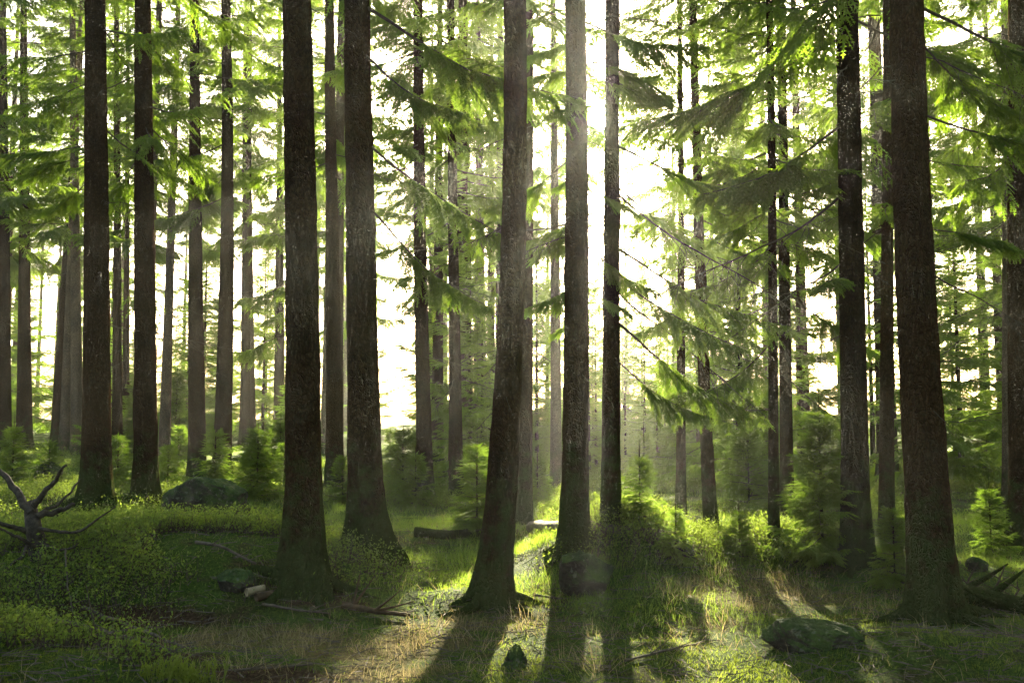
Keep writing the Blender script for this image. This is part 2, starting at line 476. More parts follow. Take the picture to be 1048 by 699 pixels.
# ------------------------------------------------------------------ the air
zmin, zmax = float(V[:, 2].min()) - 1.0, 34.0
hm = bpy.data.materials.new('haze'); hm.use_nodes = True
t = hm.node_tree
for n in list(t.nodes): t.nodes.remove(n)
o_ = t.nodes.new('ShaderNodeOutputMaterial'); pv = t.nodes.new('ShaderNodeVolumePrincipled')
pv.inputs['Color'].default_value = (0.97, 0.98, 0.88, 1)
pv.inputs['Density'].default_value = HAZE_DENSITY
pv.inputs['Anisotropy'].default_value = HAZE_G
t.links.new(pv.outputs[0], o_.inputs['Volume'])
x0, x1, y0, y1 = -135, 135, -45, 225
bv = [(x, y, z) for z in (zmin, zmax) for y in (y0, y1) for x in (x0, x1)]
bf = [(0, 2, 3, 1), (4, 5, 7, 6), (0, 1, 5, 4), (2, 6, 7, 3), (0, 4, 6, 2), (1, 3, 7, 5)]
hz = link('haze', mesh('haze', bv, np.array(bf), hm))
tag(hz, 'pale morning haze between the trunks', kind='stuff')

# ------------------------------------------------------------------ tree geometry
def tube(P, rad, seg=6, cap=False):
    """tube along the points P with radii rad -> V, quads"""
    P = np.asarray(P, dtype=np.float64); n = len(P)
    T = np.gradient(P, axis=0); T /= np.linalg.norm(T, axis=1)[:, None] + 1e-9
    ref = np.array([0.13, 0.31, 0.94]) if abs(T[0][2]) < 0.9 else np.array([0.94, 0.31, 0.13])
    A = np.cross(T, ref); A /= np.linalg.norm(A, axis=1)[:, None] + 1e-9
    B = np.cross(T, A)
    th = np.arange(seg) / seg * 2 * np.pi
    V = P[:, None] + np.asarray(rad)[:, None, None] * (np.cos(th)[None, :, None] * A[:, None] + np.sin(th)[None, :, None] * B[:, None])
    V = V.reshape(-1, 3)
    k = (np.arange(n - 1)[:, None] * seg + np.arange(seg)[None]).ravel()
    k2 = (np.arange(n - 1)[:, None] * seg + (np.arange(seg)[None] + 1) % seg).ravel()
    F = np.stack([k, k2, k2 + seg, k + seg], 1)
    return V, F

class Acc:
    def __init__(self): self.V = []; self.F3 = []; self.F4 = []; self.m3 = []; self.m4 = []; self.n = 0
    def add(self, V, F, mi=0):
        F = np.asarray(F) + self.n
        if F.shape[1] == 3: self.F3.append(F); self.m3.append(np.full(len(F), mi))
        else: self.F4.append(F); self.m4.append(np.full(len(F), mi))
        self.V.append(V); self.n += len(V)
    def build(self, name, mats, smooth=False):
        V = np.concatenate(self.V)
        F = []; mi = []
        if self.F3: F.append(np.concatenate(self.F3)); mi.append(np.concatenate(self.m3))
        if self.F4: F.append(np.concatenate(self.F4)); mi.append(np.concatenate(self.m4))
        return mesh(name, V, F, mats, np.concatenate(mi), smooth)

def twig_protos(rng, k=6, n=4, w=0.15):
    out = []
    for _ in range(n):
        v = []
        for j in range(k):
            t0 = (j + 0.2) / k
            for s in (-1, 1):
                a = 0.16 + rng.uniform(-.04, .05)
                ww = w * (1.05 - 0.45 * t0) * rng.uniform(.8, 1.2)
                z = rng.uniform(-.05, .09)
                v += [(t0, 0, 0), (t0 + 0.13, 0, 0), (t0 + a, s * ww, z)]
        v += [(0.9, -.05, 0), (0.9, .05, 0), (1.12, 0, 0)]
        v += [(0, -w * .45, 0), (0, w * .45, 0), (1.0, 0, .02), (0.05, 0, -w * .3), (0.05, 0, w * .3), (1.0, 0, 0)]
        out.append(np.array(v))
    return np.stack(out)   # n, nv, 3

def place_twigs(protos, O, D, Nrm, L, rng):
    """O origins, D directions, Nrm approx normals, L lengths -> V, tris"""
    D = D / (np.linalg.norm(D, axis=1)[:, None] + 1e-9)
    S = np.cross(Nrm, D); S /= np.linalg.norm(S, axis=1)[:, None] + 1e-9
    U = np.cross(D, S)
    P = protos[rng.integers(0, len(protos), len(O))]
    V = O[:, None] + L[:, None, None] * (P[..., 0:1] * D[:, None] + P[..., 1:2] * S[:, None] + P[..., 2:3] * U[:, None])
    V = V.reshape(-1, 3)
    return V, np.arange(len(V)).reshape(-1, 3)

def branch(acc, rng, base, az, L, pitch, curl, protos, droop=0.5, dens=1.0, tw=0.17, bare=0.2, r0=None, wood_seg=4):
    n = 9
    s = np.linspace(0, 1, n)
    ang = pitch + curl * (s ** 1.3) + rng.normal(0, 0.05, n)
    azs = az + np.cumsum(rng.normal(0, 0.035, n))
    step = L / (n - 1)
    d = np.stack([np.cos(ang) * np.cos(azs), np.cos(ang) * np.sin(azs), np.sin(ang)], 1)
    P = np.asarray(base) + np.concatenate([[np.zeros(3)], np.cumsum(d[:-1] * step, 0)])
    r0 = r0 or 0.005 + 0.0058 * L
    V, F = tube(P, r0 * (1 - 0.85 * s), wood_seg); acc.add(V, F, 1)
    n2 = max(8, int(L * 12 * dens))
    ss = np.linspace(bare, 0.99, n2) + rng.uniform(-.02, .02, n2)
    O_, D_, N_, L_ = [], [], [], []
    for j, sj in enumerate(np.clip(ss, .02, .985)):
        f = np.clip(sj, 0, 1) * (n - 1); i0 = min(int(f), n - 2); fr = f - i0
        p = P[i0] * (1 - fr) + P[i0 + 1] * fr
        T = d[i0]
        side = np.cross(T, [0, 0, 1.0]); side /= np.linalg.norm(side) + 1e-9
        sg = 1 if j % 2 else -1
        l2 = (0.40 * L * (1 - sj) ** 0.8 * min(1, (sj + .15) / .4) + 0.13) * rng.uniform(.6, 1.15)
        l2 = min(l2, 0.85)
        sd = T * 0.75 + side * sg * rng.uniform(.5, .95) + np.array([0, 0, -droop * rng.uniform(.0, .8) + rng.normal(0, .08)])
        sd /= np.linalg.norm(sd)
        m = max(3, int(l2 / (0.075 / dens)))
        u = (np.arange(m) + 0.5) / m
        Q = p + sd * (u * l2)[:, None] + np.array([0, 0, -1.0]) * (droop * 0.4 * l2 * u ** 2)[:, None]
        dd = sd + np.array([0, 0, -1.0]) * (droop * u)[:, None]
        perp = np.cross(sd, [0, 0, 1.0]); perp /= np.linalg.norm(perp) + 1e-9
        for q in (-1, 1):
            O_.append(Q); D_.append(dd * 0.8 + perp * q * 0.6 + rng.normal(0, .16, (m, 3)) + np.array([0, 0, -droop * 0.35]))
            N_.append(np.tile(np.array([0, 0, 1.0]), (m, 1)) + rng.normal(0, .35, (m, 3)))
            L_.append(tw * (1.05 - 0.35 * u) * rng.uniform(.75, 1.2, m))
        O_.append(Q[-1:]); D_.append(dd[-1:]); N_.append(np.array([[0, 0, 1.0]])); L_.append(np.array([tw * 1.1]))
        e = Q[-1] + dd[-1] * 0.03
        w = 0.0035
        acc.add(np.array([p + [0, 0, w], p - [0, 0, w], e]), np.array([[0, 1, 2]]), 1)
        acc.add(np.array([p + perp * w, p - perp * w, e]), np.array([[0, 1, 2]]), 1)
    O_ = np.concatenate(O_); D_ = np.concatenate(D_); N_ = np.concatenate(N_); L_ = np.concatenate(L_)
    V, F = place_twigs(protos, O_, D_, N_, L_, rng)
    acc.add(V, F, 0)
    return P

def mature_crown(seed, height=16.0, Lmax=2.7, n=92, skip=0.2, dens=.95, tw=.24):
    rng = np.random.default_rng(seed); acc = Acc()
    pr = twig_protos(rng, 5, 4, 0.20)
    az = rng.uniform(0, 6.28)
    gapaz = rng.uniform(0, 6.28)
    for k in range(n):
        h = (k / n) ** 0.92
        az += 2.399 + rng.normal(0, .35)
        if rng.random() < skip or (h < .5 and math.cos(az - gapaz) > 0.8 and rng.random() < .6): continue
        L = Lmax * min(1.0, 0.62 + 1.3 * h) * (1 - h) ** 0.75 * rng.uniform(.65, 1.15) + 0.25
        pitch = -0.42 + 0.95 * h + rng.normal(0, .12)
        branch(acc, rng, (0, 0, h * height + rng.normal(0, .1)), az, L, pitch, 0.35 + rng.normal(0, .1), pr,
               droop=(0.75 - 0.4 * h) * rng.uniform(.6, 1.1), dens=dens * rng.uniform(.75, 1.1), tw=tw * rng.uniform(.85, 1.15), bare=0.22 if h > .2 else .35)
    return acc.build('crown', [M_NEEDLE, M_TWIG])

def young_crown(seed, height, Lmax, n, whorl=6, mat=None, tw=0.16, dens=1.0):
    rng = np.random.default_rng(seed); acc = Acc()
    pr = twig_protos(rng, 5, 4, 0.19)
    az = rng.uniform(0, 6.28)
    bald = rng.uniform(0, 6.28)
    for k in range(n):
        w = k // whorl
        h = (w + rng.normal(0, .32)) / (n / whorl)
        h = min(max(h, 0.01), .96)
        az += 6.283 / whorl + rng.normal(0, .35)
        if rng.random() < .1 or (math.cos(az - bald - 5 * h) > .85 and rng.random() < .6): continue
        L = Lmax * (1 - h) ** 0.8 * rng.uniform(.5, 1.2) + 0.08
        pitch = -0.12 + 0.85 * h + rng.normal(0, .2)
        branch(acc, rng, (0, 0, h * height), az, L, pitch, 0.2 + rng.normal(0, .22), pr, droop=0.5 - 0.3 * h, dens=dens * rng.uniform(.8, 1.2), tw=tw * rng.uniform(.85, 1.15), bare=0.06)
    P = np.array([[0, 0, height * .8], [0, 0, height * 1.03]])
    O_ = np.repeat(np.array([[0, 0, height * .9], [0, 0, height * .95], [0, 0, height * .99]]), 4, 0)
    D_ = rng.normal(0, .5, (12, 3)) + [0, 0, .8]
    V, F = place_twigs(pr, O_, D_, rng.normal(0, 1, (12, 3)), np.full(12, tw * .8), rng); acc.add(V, F, 0)
    return acc.build('crown', [mat or M_YOUNG, M_TWIG])

def live_branch_mesh(seed, L, pitch=-0.2, curl=0.1, droop=0.7, dens=1.1, tw=.15):
    rng = np.random.default_rng(seed); acc = Acc()
    pr = twig_protos(rng, 6, 4, 0.17)
    branch(acc, rng, (0, 0, 0), 0.0, L, pitch, curl, pr, droop=droop, dens=dens, tw=tw, bare=0.28, wood_seg=5)
    return acc.build('live_branch', [M_NEEDLE, M_TWIG])

def dead_branch_mesh(seed, L):
    rng = np.random.default_rng(seed); acc = Acc()
    n = 16; s = np.linspace(0, 1, n)
    ang = rng.uniform(-.45, .0) + 0.9 * (s - .5) * rng.uniform(-.5, 1.0) + np.cumsum(rng.normal(0, .09, n))
    az = np.cumsum(rng.normal(0, .11, n))
    d = np.stack([np.cos(ang) * np.cos(az), np.cos(ang) * np.sin(az), np.sin(ang)], 1) * L / (n - 1)
    P = np.concatenate([[np.zeros(3)], np.cumsum(d[:-1], 0)])
    V, F = tube(P, (0.004 + 0.0042 * L) * (1 - .85 * s ** .8), 5); acc.add(V, F)
    for k in range(int(6 + L * 7)):
        i0 = rng.integers(3, n - 1); l = rng.uniform(.10, .34) * L * (1.15 - s[i0])
        dd = d[i0] / np.linalg.norm(d[i0]) * .7 + rng.normal(0, .45, 3) * [1, 1, .6] + [0, 0, -.3]
        dd /= np.linalg.norm(dd)
        u = np.linspace(0, 1, 7)
        Q = P[i0] + dd * (u * l)[:, None] + np.array([0, 0, -.35 * l]) * (u ** 2)[:, None] + np.cumsum(rng.normal(0, .012 * L, (7, 3)), 0) * u[:, None]
        V, F = tube(Q, 0.0042 * (1 - .8 * u), 4); acc.add(V, F)
        if l > .25:
            for q in (3, 5):
                e = dd * .5 + rng.normal(0, .6, 3) + [0, 0, -.3]; e /= np.linalg.norm(e)
                V, F = tube(Q[q] + e * (np.linspace(0, 1, 4) * l * .4)[:, None], 0.0026 * (1 - .7 * np.linspace(0, 1, 4)), 3); acc.add(V, F)
    return acc.build('dead_branch', [M_TWIG], smooth=True)

def trunk_mesh(path, Rb, Htot, seed, flare=0.5, seg=28, mat=None, detail=True):
    """path(z)->(dx,dy); Rb radius at breast height"""
    rng = np.random.default_rng(seed)
    z = np.concatenate([np.linspace(-.45, 0, 6)[:-1], np.linspace(0, 1.0, 22)[:-1], np.linspace(1.0, 7.0, 70 if detail else 20)[:-1], np.linspace(7, Htot, 26)])
    th = np.arange(seg) / seg * 2 * np.pi
    ph = rng.uniform(0, 6.28, 6)
    taper = np.clip(1 - (np.maximum(z, 0) - 1.3) / (Htot - 1.0) * 0.93, .05, 1.06)
    fl = 1.25 * flare * np.exp(-np.maximum(z + .05, 0) / 0.26) + 0.10 * np.exp(-np.maximum(z, 0) / 1.2)
    lob = 0.5 * np.cos(3 * th + ph[0]) + 0.6 * np.cos(5 * th + ph[1]) + 0.3 * np.cos(2 * th + ph[2]) + .3 * np.cos(8 * th + ph[3])
    r = Rb * (taper[:, None] + fl[:, None] * (1 + 0.8 * lob[None]))
    r = r * (1 + 0.025 * np.cos(th[None] * 2 + ph[3] + z[:, None] * .35) + 0.02 * np.cos(th[None] * 3 + ph[4] - z[:, None] * .7))
    if detail:
        nn = fbm(th[None] / 6.283 * 22 + 0 * z[:, None], z[:, None] * 7 + 0 * th[None], seed, 3) - .5
        r = r + 0.022 * nn
        br = np.maximum(0, vnoise(th[None] / 6.283 * 7 + 0 * z[:, None], z[:, None] * 2.2 + 0 * th[None], seed + 5) - .82)
        r = r + 0.09 * br
    c = np.array([path(v) for v in z])
    V = np.stack([c[:, 0:1] + r * np.cos(th)[None], c[:, 1:2] + r * np.sin(th)[None], np.repeat(z[:, None], seg, 1)], 2).reshape(-1, 3)
    n = len(z)
    k = (np.arange(n - 1)[:, None] * seg + np.arange(seg)[None]).ravel()
    k2 = (np.arange(n - 1)[:, None] * seg + (np.arange(seg)[None] + 1) % seg).ravel()
    F = np.stack([k, k2, k2 + seg, k + seg], 1)
    return mesh('trunk', V, F, mat or M_BARK, smooth=True)

CROWNS = [mature_crown(s, 16.0, lm, n, sk) for s, lm, n, sk in ((1, 2.6, 88, .36), (2, 2.9, 76, .42), (3, 2.3, 92, .36), (4, 3.0, 82, .46))]
CROWNS += [mature_crown(5, 16.0, 1.75, 150, .3, 1.35, .15), mature_crown(6, 16.0, 2.4, 112, .36, 1.3, .16), mature_crown(7, 16.0, 2.1, 120, .33, 1.35, .155)]
YOUNGS = [young_crown(11, 9.5, 1.9, 110, 6, tw=.2, dens=1.1), young_crown(12, 7.5, 1.6, 96, 6, tw=.19, dens=1.1), young_crown(13, 11.0, 2.1, 110, 6, tw=.21, dens=1.0)]
SAPLINGS = [young_crown(21, 1.5, .5, 84, 7, tw=.10, dens=2.4), young_crown(22, 1.1, .45, 70, 7, tw=.09, dens=2.4), young_crown(23, 2.6, .9, 130, 8, tw=.13, dens=1.9)]
DEADS = [dead_branch_mesh(40 + k, L) for k, L in enumerate((.7, 1.0, 1.4, 1.8, 2.3, 2.8, 1.2, .5))]
LIVES = [live_branch_mesh(60, 2.4, -.25, .35, .6, 1.8), live_branch_mesh(61, 2.0, -.45, .5, .6, 1.9), live_branch_mesh(62, 1.5, -.1, -.3, .5, 2.0), live_branch_mesh(63, 2.8, -.35, .45, .6, 1.7)]

rnd = random.Random(7)

def add_dead(root, path, radius, z, azi, size, kind=None, tilt=0.0):
    me = DEADS[kind if kind is not None else rnd.randrange(len(DEADS))]
    dx, dy = path(z); r = radius * .85
    return link('dead_branch', me, root, (dx + r * math.cos(azi), dy + r * math.sin(azi), z), (rnd.uniform(-.4, .4), tilt + rnd.uniform(-.15, .2), azi), (size,) * 3)

def add_live(root, path, radius, z, azi, kind, size=1.0, tilt=0.0):
    dx, dy = path(z); r = radius * .8
    return link('live_branch', LIVES[kind], root, (dx + r * math.cos(azi), dy + r * math.sin(azi), z), (0, tilt, azi), (size,) * 3)

def spruce(pts, width, label, depth=None, crown=0, crown_z=8.0, Htot=24.0, flare=.5, mat=None, dead=(), live=(), ndead=6, near=False, seg=28, group='spruce trunks of the stand', cscale=1.0):
    """pts: trunk centre line in photo pixels, foot last; width: trunk width in pixels half way up"""
    bx, by = pts[-1]
    base = at(bx, by) if depth is None else None
    if base is None:
        p = at_depth(bx, by, depth); base = ground(p.x, p.y)
    d = base.y
    W = [at_depth(x, y, d) for x, y in pts]
    zs = np.array([w.z - base.z for w in W][::-1]); xs = np.array([w.x - base.x for w in W][::-1])
    zs[0] = 0; xs[0] = 0
    if len(zs) > 2:
        co = np.polyfit(zs, xs, 2)
    else: co = np.array([0, xs[1] / zs[1], 0])
    ztop = zs[-1]
    def path(z, co=co, ztop=ztop):
        if z <= ztop: return (co[0] * z * z + co[1] * z, 0.0)
        sl = 2 * co[0] * ztop + co[1]
        return (co[0] * ztop * ztop + co[1] * ztop + sl * (z - ztop) * .5, 0.0)
    Rb = width * d / F_PX / 2
    root = empty('spruce_tree', base)
    tag(root, label, 'tree', group)
    link('trunk', trunk_mesh(path, Rb, Htot, int(bx * 7 + by), flare, seg, mat, near), root)
    if crown is not None:
        cx_, cy_ = path(crown_z)
        s = (Htot - crown_z + .5) / 16.0
        link('crown', CROWNS[crown], root, (cx_, cy_, crown_z), (0, 0, rnd.uniform(0, 6.28)), (cscale, cscale, s))
    for k in range(ndead):
        z = rnd.uniform(2.2, crown_z + .5) if crown_z > 3 else 2
        if d < 13: add_dead(root, path, Rb, z, rnd.uniform(0, 6.28), rnd.uniform(.5, .9), rnd.choice((0, 7, 0, 1)))
        else: add_dead(root, path, Rb, z, rnd.uniform(0, 6.28), rnd.uniform(.6, 1.1), rnd.choice((0, 1, 2, 3, 4, 6)))
    if near:
        for k in range(9):
            add_dead(root, path, Rb, rnd.uniform(1.0, 6.0), rnd.uniform(0, 6.28), rnd.uniform(.25, .6), 7)
    if near and d < 19:
        rr = random.Random(int(bx)); a0 = rr.uniform(0, 6.28); nr = rr.randint(5, 7)
        for k in range(nr):
            a = a0 + k * 6.283 / nr + rr.uniform(-.35, .35); l = rr.uniform(2.2, 4.6) * Rb + .1
            q = np.linspace(0, 1, 9); rad = Rb * .75 + q * l
            aa = a + np.cumsum([rr.uniform(-.1, .1) for _ in q])
            X, Y = rad * np.cos(aa), rad * np.sin(aa)
            r0 = Rb * rr.uniform(.30, .42)
            rt = r0 * (1 - .85 * q) + .008
            Z = H(X + base.x, Y + base.y) - base.z + rt * .25 + Rb * .75 * np.exp(-q * 4.5) - .05 * q
            v, f = tube(np.stack([X, Y, Z], 1), rt, 9)
            v = v + (fbm(v[:, 0] * 14, v[:, 1] * 14 + v[:, 2] * 9, int(bx) + k, 2) - .5)[:, None] * .02
            link('root', mesh('root', v, f, mat or M_BARK, smooth=True), root)
    for z_px, azi, size, kind, tilt in dead:
        z = at_depth(bx, z_px, d).z - base.z
        add_dead(root, path, Rb, z, azi, size, kind, tilt)
    for z_px, azi, size, kind, tilt in live:
        z = at_depth(bx, z_px, d).z - base.z
        add_live(root, path, Rb, z, azi, kind, size, tilt)
    root['_px'] = bx
    return root
PI = math.pi

# ---------------- the trunks one can tell apart, nearest first
spruce([(304, 0), (309, 300), (311, 598)], 34, 'thickest left trunk, straight spruce with scaly bark, nearest one left of centre', flare=.6, near=True, seg=56, crown=5, crown_z=7.0, Htot=25, ndead=3)
spruce([(365, 0), (370, 300), (375, 568)], 31, 'moss-footed thick spruce trunk just right of the thickest left one', flare=.62, near=True, seg=48, crown=6, crown_z=6.2, Htot=25, ndead=3,
       live=[(150, -.15, .75, 0, .45), (215, -.35, .6, 3, .5), (10, -.3, .9, 3, .3), (60, -.6, .8, 1, .3)])
spruce([(527, 0), (523, 310), (503, 615)], 28, 'leaning spruce trunk in the centre foreground, its foot bent to the left', flare=.55, near=True, seg=48, crown=6, crown_z=6.6, Htot=23, ndead=2)
spruce([(589, 0), (590, 300), (588, 562)], 25, 'straight sun-side spruce trunk, its right edge against the glare, behind the mossy mound', flare=.35, near=True, seg=44, crown=5, crown_z=7.2, Htot=24, ndead=3,
       dead=[(15, 0.1, .7, 3, -.2), (120, PI, .7, 3, .2), (230, PI + .3, .8, 4, .1)], live=[(60, .3, .6, 2, .1), (25, -.5, .7, 1, .1), (195, -.2, .4, 2, .3), (250, .15, .45, 1, .3), (75, .1, .4, 0, .1), (300, -.4, .35, 2, .3), (165, 2.9, .5, 1, .2)])
spruce([(928, 0), (937, 300), (957, 634)], 40, 'widest spruce trunk in view, dark, at right, leaning left at its top', flare=.42, near=True, seg=56, crown=6, crown_z=5.6, Htot=25, ndead=2,
       dead=[(280, -.1, .55, 4, .35), (60, -.2, .6, 3, .3)], live=[(235, -.2, .45, 2, .1), (120, -.35, .55, 0, .2), (10, -.15, .7, 3, .2), (40, .4, .6, 1, .2)])
spruce([(867, 0), (872, 300), (876, 580)], 26, 'tall spruce with pale veins on its bark, left of the widest trunk', flare=.4, near=True, seg=44, crown=5, crown_z=5.2, Htot=25, ndead=4,
       live=[(130, PI + .2, .9, 1, .2), (40, PI - .3, 1.0, 3, .1), (285, PI + .8, .5, 2, .1), (20, .2, .8, 0, .1)], dead=[(270, PI, .8, 4, .4), (200, PI + .4, 1.0, 5, .3)])
spruce([(97, 0), (99, 260), (98, 518)], 27, 'thick dark spruce trunk rising beside the dead stump at left', flare=.38, near=True, seg=44, crown=5, crown_z=6.3, Htot=26, ndead=5,
       live=[(160, PI - .1, .8, 2, .15), (150, PI + .5, .6, 0, .1), (185, PI - .3, .5, 1, .2)])
spruce([(146, 0), (148, 260), (149, 513)], 22, 'dark straight spruce trunk just left of the big flat boulder', flare=.35, near=True, seg=40, crown=6, crown_z=6.0, Htot=26, ndead=7)
spruce([(199, 0), (200, 250), (202, 492)], 16.5, 'slim black spruce trunk rising behind the left end of the big boulder', flare=.25, near=True, seg=32, crown=0, crown_z=7.8, Htot=26, ndead=6)
spruce([(231, 0), (232, 280), (226, 491)], 17, 'slim dark spruce trunk rising behind the right end of the big boulder', flare=.28, near=True, seg=32, crown=1, crown_z=7.6, Htot=26, ndead=8)
spruce([(337, 0), (340, 250), (343, 502)], 16, 'spruce trunk half hidden between the two thick left of centre trunks', flare=.25, near=True, seg=32, crown=2, crown_z=7.6, Htot=25, ndead=4)
spruce([(428, 0), (430, 250), (436, 515)], 15, 'brown spruce trunk at the right edge of the white bright gap', flare=.3, near=True, seg=28, crown=6, crown_z=6.0, Htot=22, ndead=8)
spruce([(461, 0), (464, 250), (467, 512)], 13, 'spruce trunk just left of the sunlit sapling, dark and slim', flare=.25, seg=24, crown=5, crown_z=5.6, Htot=22, ndead=10)
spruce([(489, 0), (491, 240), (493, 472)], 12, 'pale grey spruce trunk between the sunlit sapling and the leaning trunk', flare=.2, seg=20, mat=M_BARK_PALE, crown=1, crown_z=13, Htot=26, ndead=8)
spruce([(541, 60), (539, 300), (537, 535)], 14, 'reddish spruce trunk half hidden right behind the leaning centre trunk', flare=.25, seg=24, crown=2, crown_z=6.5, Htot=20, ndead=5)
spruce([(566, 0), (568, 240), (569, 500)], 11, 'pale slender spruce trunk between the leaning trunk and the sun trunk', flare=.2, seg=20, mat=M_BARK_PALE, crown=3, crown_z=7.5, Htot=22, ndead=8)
spruce([(627, 0), (626, 260), (625, 535)], 17, 'bough-draped spruce trunk just right of the sun, with long drooping limbs', flare=.2, seg=28, near=True, crown=6, crown_z=6.9, Htot=22, ndead=4,
       dead=[(200, -.1, .9, 5, .35), (300, -.3, .9, 4, .4), (230, PI, .7, 4, .2)],
       live=[(150, .1, .6, 3, .1), (190, .5, .6, 0, .3), (255, 0, .7, 3, .25), (285, -.5, .65, 0, .4), (330, .25, .7, 3, .35), (370, -.1, .55, 1, .3), (175, 3.3, .4, 2, .2), (210, 3.0, .45, 0, .25), (265, 3.3, .5, 1, .3), (320, 2.9, .4, 2, .2), (60, 3.2, .5, 0, .1), (20, 3.0, .5, 1, .1), (85, .3, .5, 2, .1), (225, 2.6, .6, 2, .2), (110, 3.6, .5, 2, .1)])
spruce([(709, 0), (716, 260), (727, 541)], 12, 'thin spruce trunk in the right half, leaning left towards its top', flare=.25, seg=24, near=True, crown=4, crown_z=4.2, Htot=18, ndead=10, cscale=1.0,
       live=[(240, .2, .6, 0, .2), (300, PI + .3, .6, 1, .3), (330, -.5, .6, 2, .3)])
spruce([(789, 100), (791, 330), (792, 557)], 10, 'thinnest bare spruce pole, left one of the close pair in right half', flare=.2, seg=20, crown=4, crown_z=3.2, Htot=14, ndead=12, cscale=0.75)
spruce([(800, 60), (803, 300), (805, 543)], 13, 'slender brown spruce trunk, right one of the close pair in right half', flare=.2, seg=24, crown=4, crown_z=3.4, Htot=17, ndead=14, cscale=0.9,
       live=[(200, .1, .9, 1, .1), (250, PI, .8, 1, .2), (300, .4, .8, 0, .3), (340, PI + .5, .7, 3, .35), (150, PI - .4, .8, 0, .1), (390, -.4, .6, 1, .35)])
spruce([(909, 60), (908, 300), (907, 546)], 14, 'spruce trunk in the gap between the pale-veined trunk and the widest one', flare=.15, seg=24, crown=4, crown_z=4.0, Htot=20, ndead=6)
spruce([(1041, 0), (1043, 300), (1047, 560)], 22, 'dark spruce trunk cut by the right edge of the photo', flare=.3, seg=32, near=True, crown=6, crown_z=4.6, Htot=24, ndead=5,
       live=[(60, PI, .8, 0, .2), (180, PI + .1, .7, 1, .1)])
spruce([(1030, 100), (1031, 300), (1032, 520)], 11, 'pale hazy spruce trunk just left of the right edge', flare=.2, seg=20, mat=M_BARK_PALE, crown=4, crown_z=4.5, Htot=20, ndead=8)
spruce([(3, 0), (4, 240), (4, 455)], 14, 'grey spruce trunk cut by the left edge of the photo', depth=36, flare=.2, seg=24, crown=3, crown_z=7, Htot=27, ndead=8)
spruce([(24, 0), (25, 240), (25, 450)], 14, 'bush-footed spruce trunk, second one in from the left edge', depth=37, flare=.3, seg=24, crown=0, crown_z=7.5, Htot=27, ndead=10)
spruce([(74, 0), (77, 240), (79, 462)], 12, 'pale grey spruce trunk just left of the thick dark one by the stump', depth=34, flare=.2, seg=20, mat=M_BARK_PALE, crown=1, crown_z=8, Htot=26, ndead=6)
spruce([(80, 100), (68, 260), (57, 458)], 10, 'thin dark spruce trunk slanting to the right, near the left edge', depth=36, flare=.25, seg=20, crown=2, crown_z=8, Htot=24, ndead=6)
spruce([(119, 0), (120, 240), (120, 464)], 10, 'slim spruce trunk close behind the thick dark one, on its right', depth=33, flare=.2, seg=20, crown=3, crown_z=7, Htot=25, ndead=6)
spruce([(131, 0), (130, 240), (128, 462)], 7, 'very thin spruce trunk hugging the left side of the boulder trunk', depth=37, flare=.2, seg=16, crown=0, crown_z=8, Htot=23, ndead=5, cscale=.7)
spruce([(252, 60), (253, 250), (254, 455)], 15, 'broad pale trunk in the hazy light right of the slim dark pair', depth=42, flare=.2, seg=20, crown=1, crown_z=9, Htot=27, ndead=6)
spruce([(286, 60), (286, 250), (286, 455)], 11, 'pale sun-hazed trunk touching the thickest left trunk', depth=44, flare=.2, seg=20, crown=2, crown_z=9, Htot=27, ndead=6)
spruce([(697, 200), (697, 330), (697, 529)], 9, 'short dark trunk between the sun boughs and the thin leaning one', flare=.2, seg=20, crown=4, crown_z=4.0, Htot=15, ndead=8, cscale=0.9)
spruce([(479, 250), (480, 350), (481, 478)], 8, 'dark narrow trunk just behind the pale grey one in the centre', depth=38, flare=.2, seg=16, crown=0, crown_z=8, Htot=23, ndead=5, cscale=.7)

# ---------------- the stand behind
def std_trunk(seed, Rb, Htot, mat):
    return trunk_mesh(lambda z, a=(seed % 5 - 2) * .006: (a * z, 0.0), Rb, Htot, seed, .3, 16, mat, False)
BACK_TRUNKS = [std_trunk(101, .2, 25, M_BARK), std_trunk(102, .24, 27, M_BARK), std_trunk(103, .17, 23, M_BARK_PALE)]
def back_tree(x, y, k, crown_z, label, scale=1.0, group='spruces of the stand behind', ndead=4):
    root = empty('spruce_tree', ground(x, y), rnd.uniform(0, 6.28))
    tag(root, label, 'tree', group)
    root.scale = (scale,) * 3
    link('trunk', BACK_TRUNKS[k % 3], root)
    hh = (25, 27, 23)[k % 3]
    link('crown', CROWNS[(k * 3 + int(y)) % 4], root, (0, 0, crown_z), (0, 0, rnd.uniform(0, 6.28)), (1.05, 1.05, (hh - crown_z + .4) / 16.0))
    for _ in range(ndead):
        z = rnd.uniform(3, crown_z + 1); az = rnd.uniform(0, 6.28)
        link('dead_branch', DEADS[rnd.choice((2, 3, 4, 6))], root, (.15 * math.cos(az), .15 * math.sin(az), z), (0, rnd.uniform(0, .3), az), (1, 1, 1))
    return root

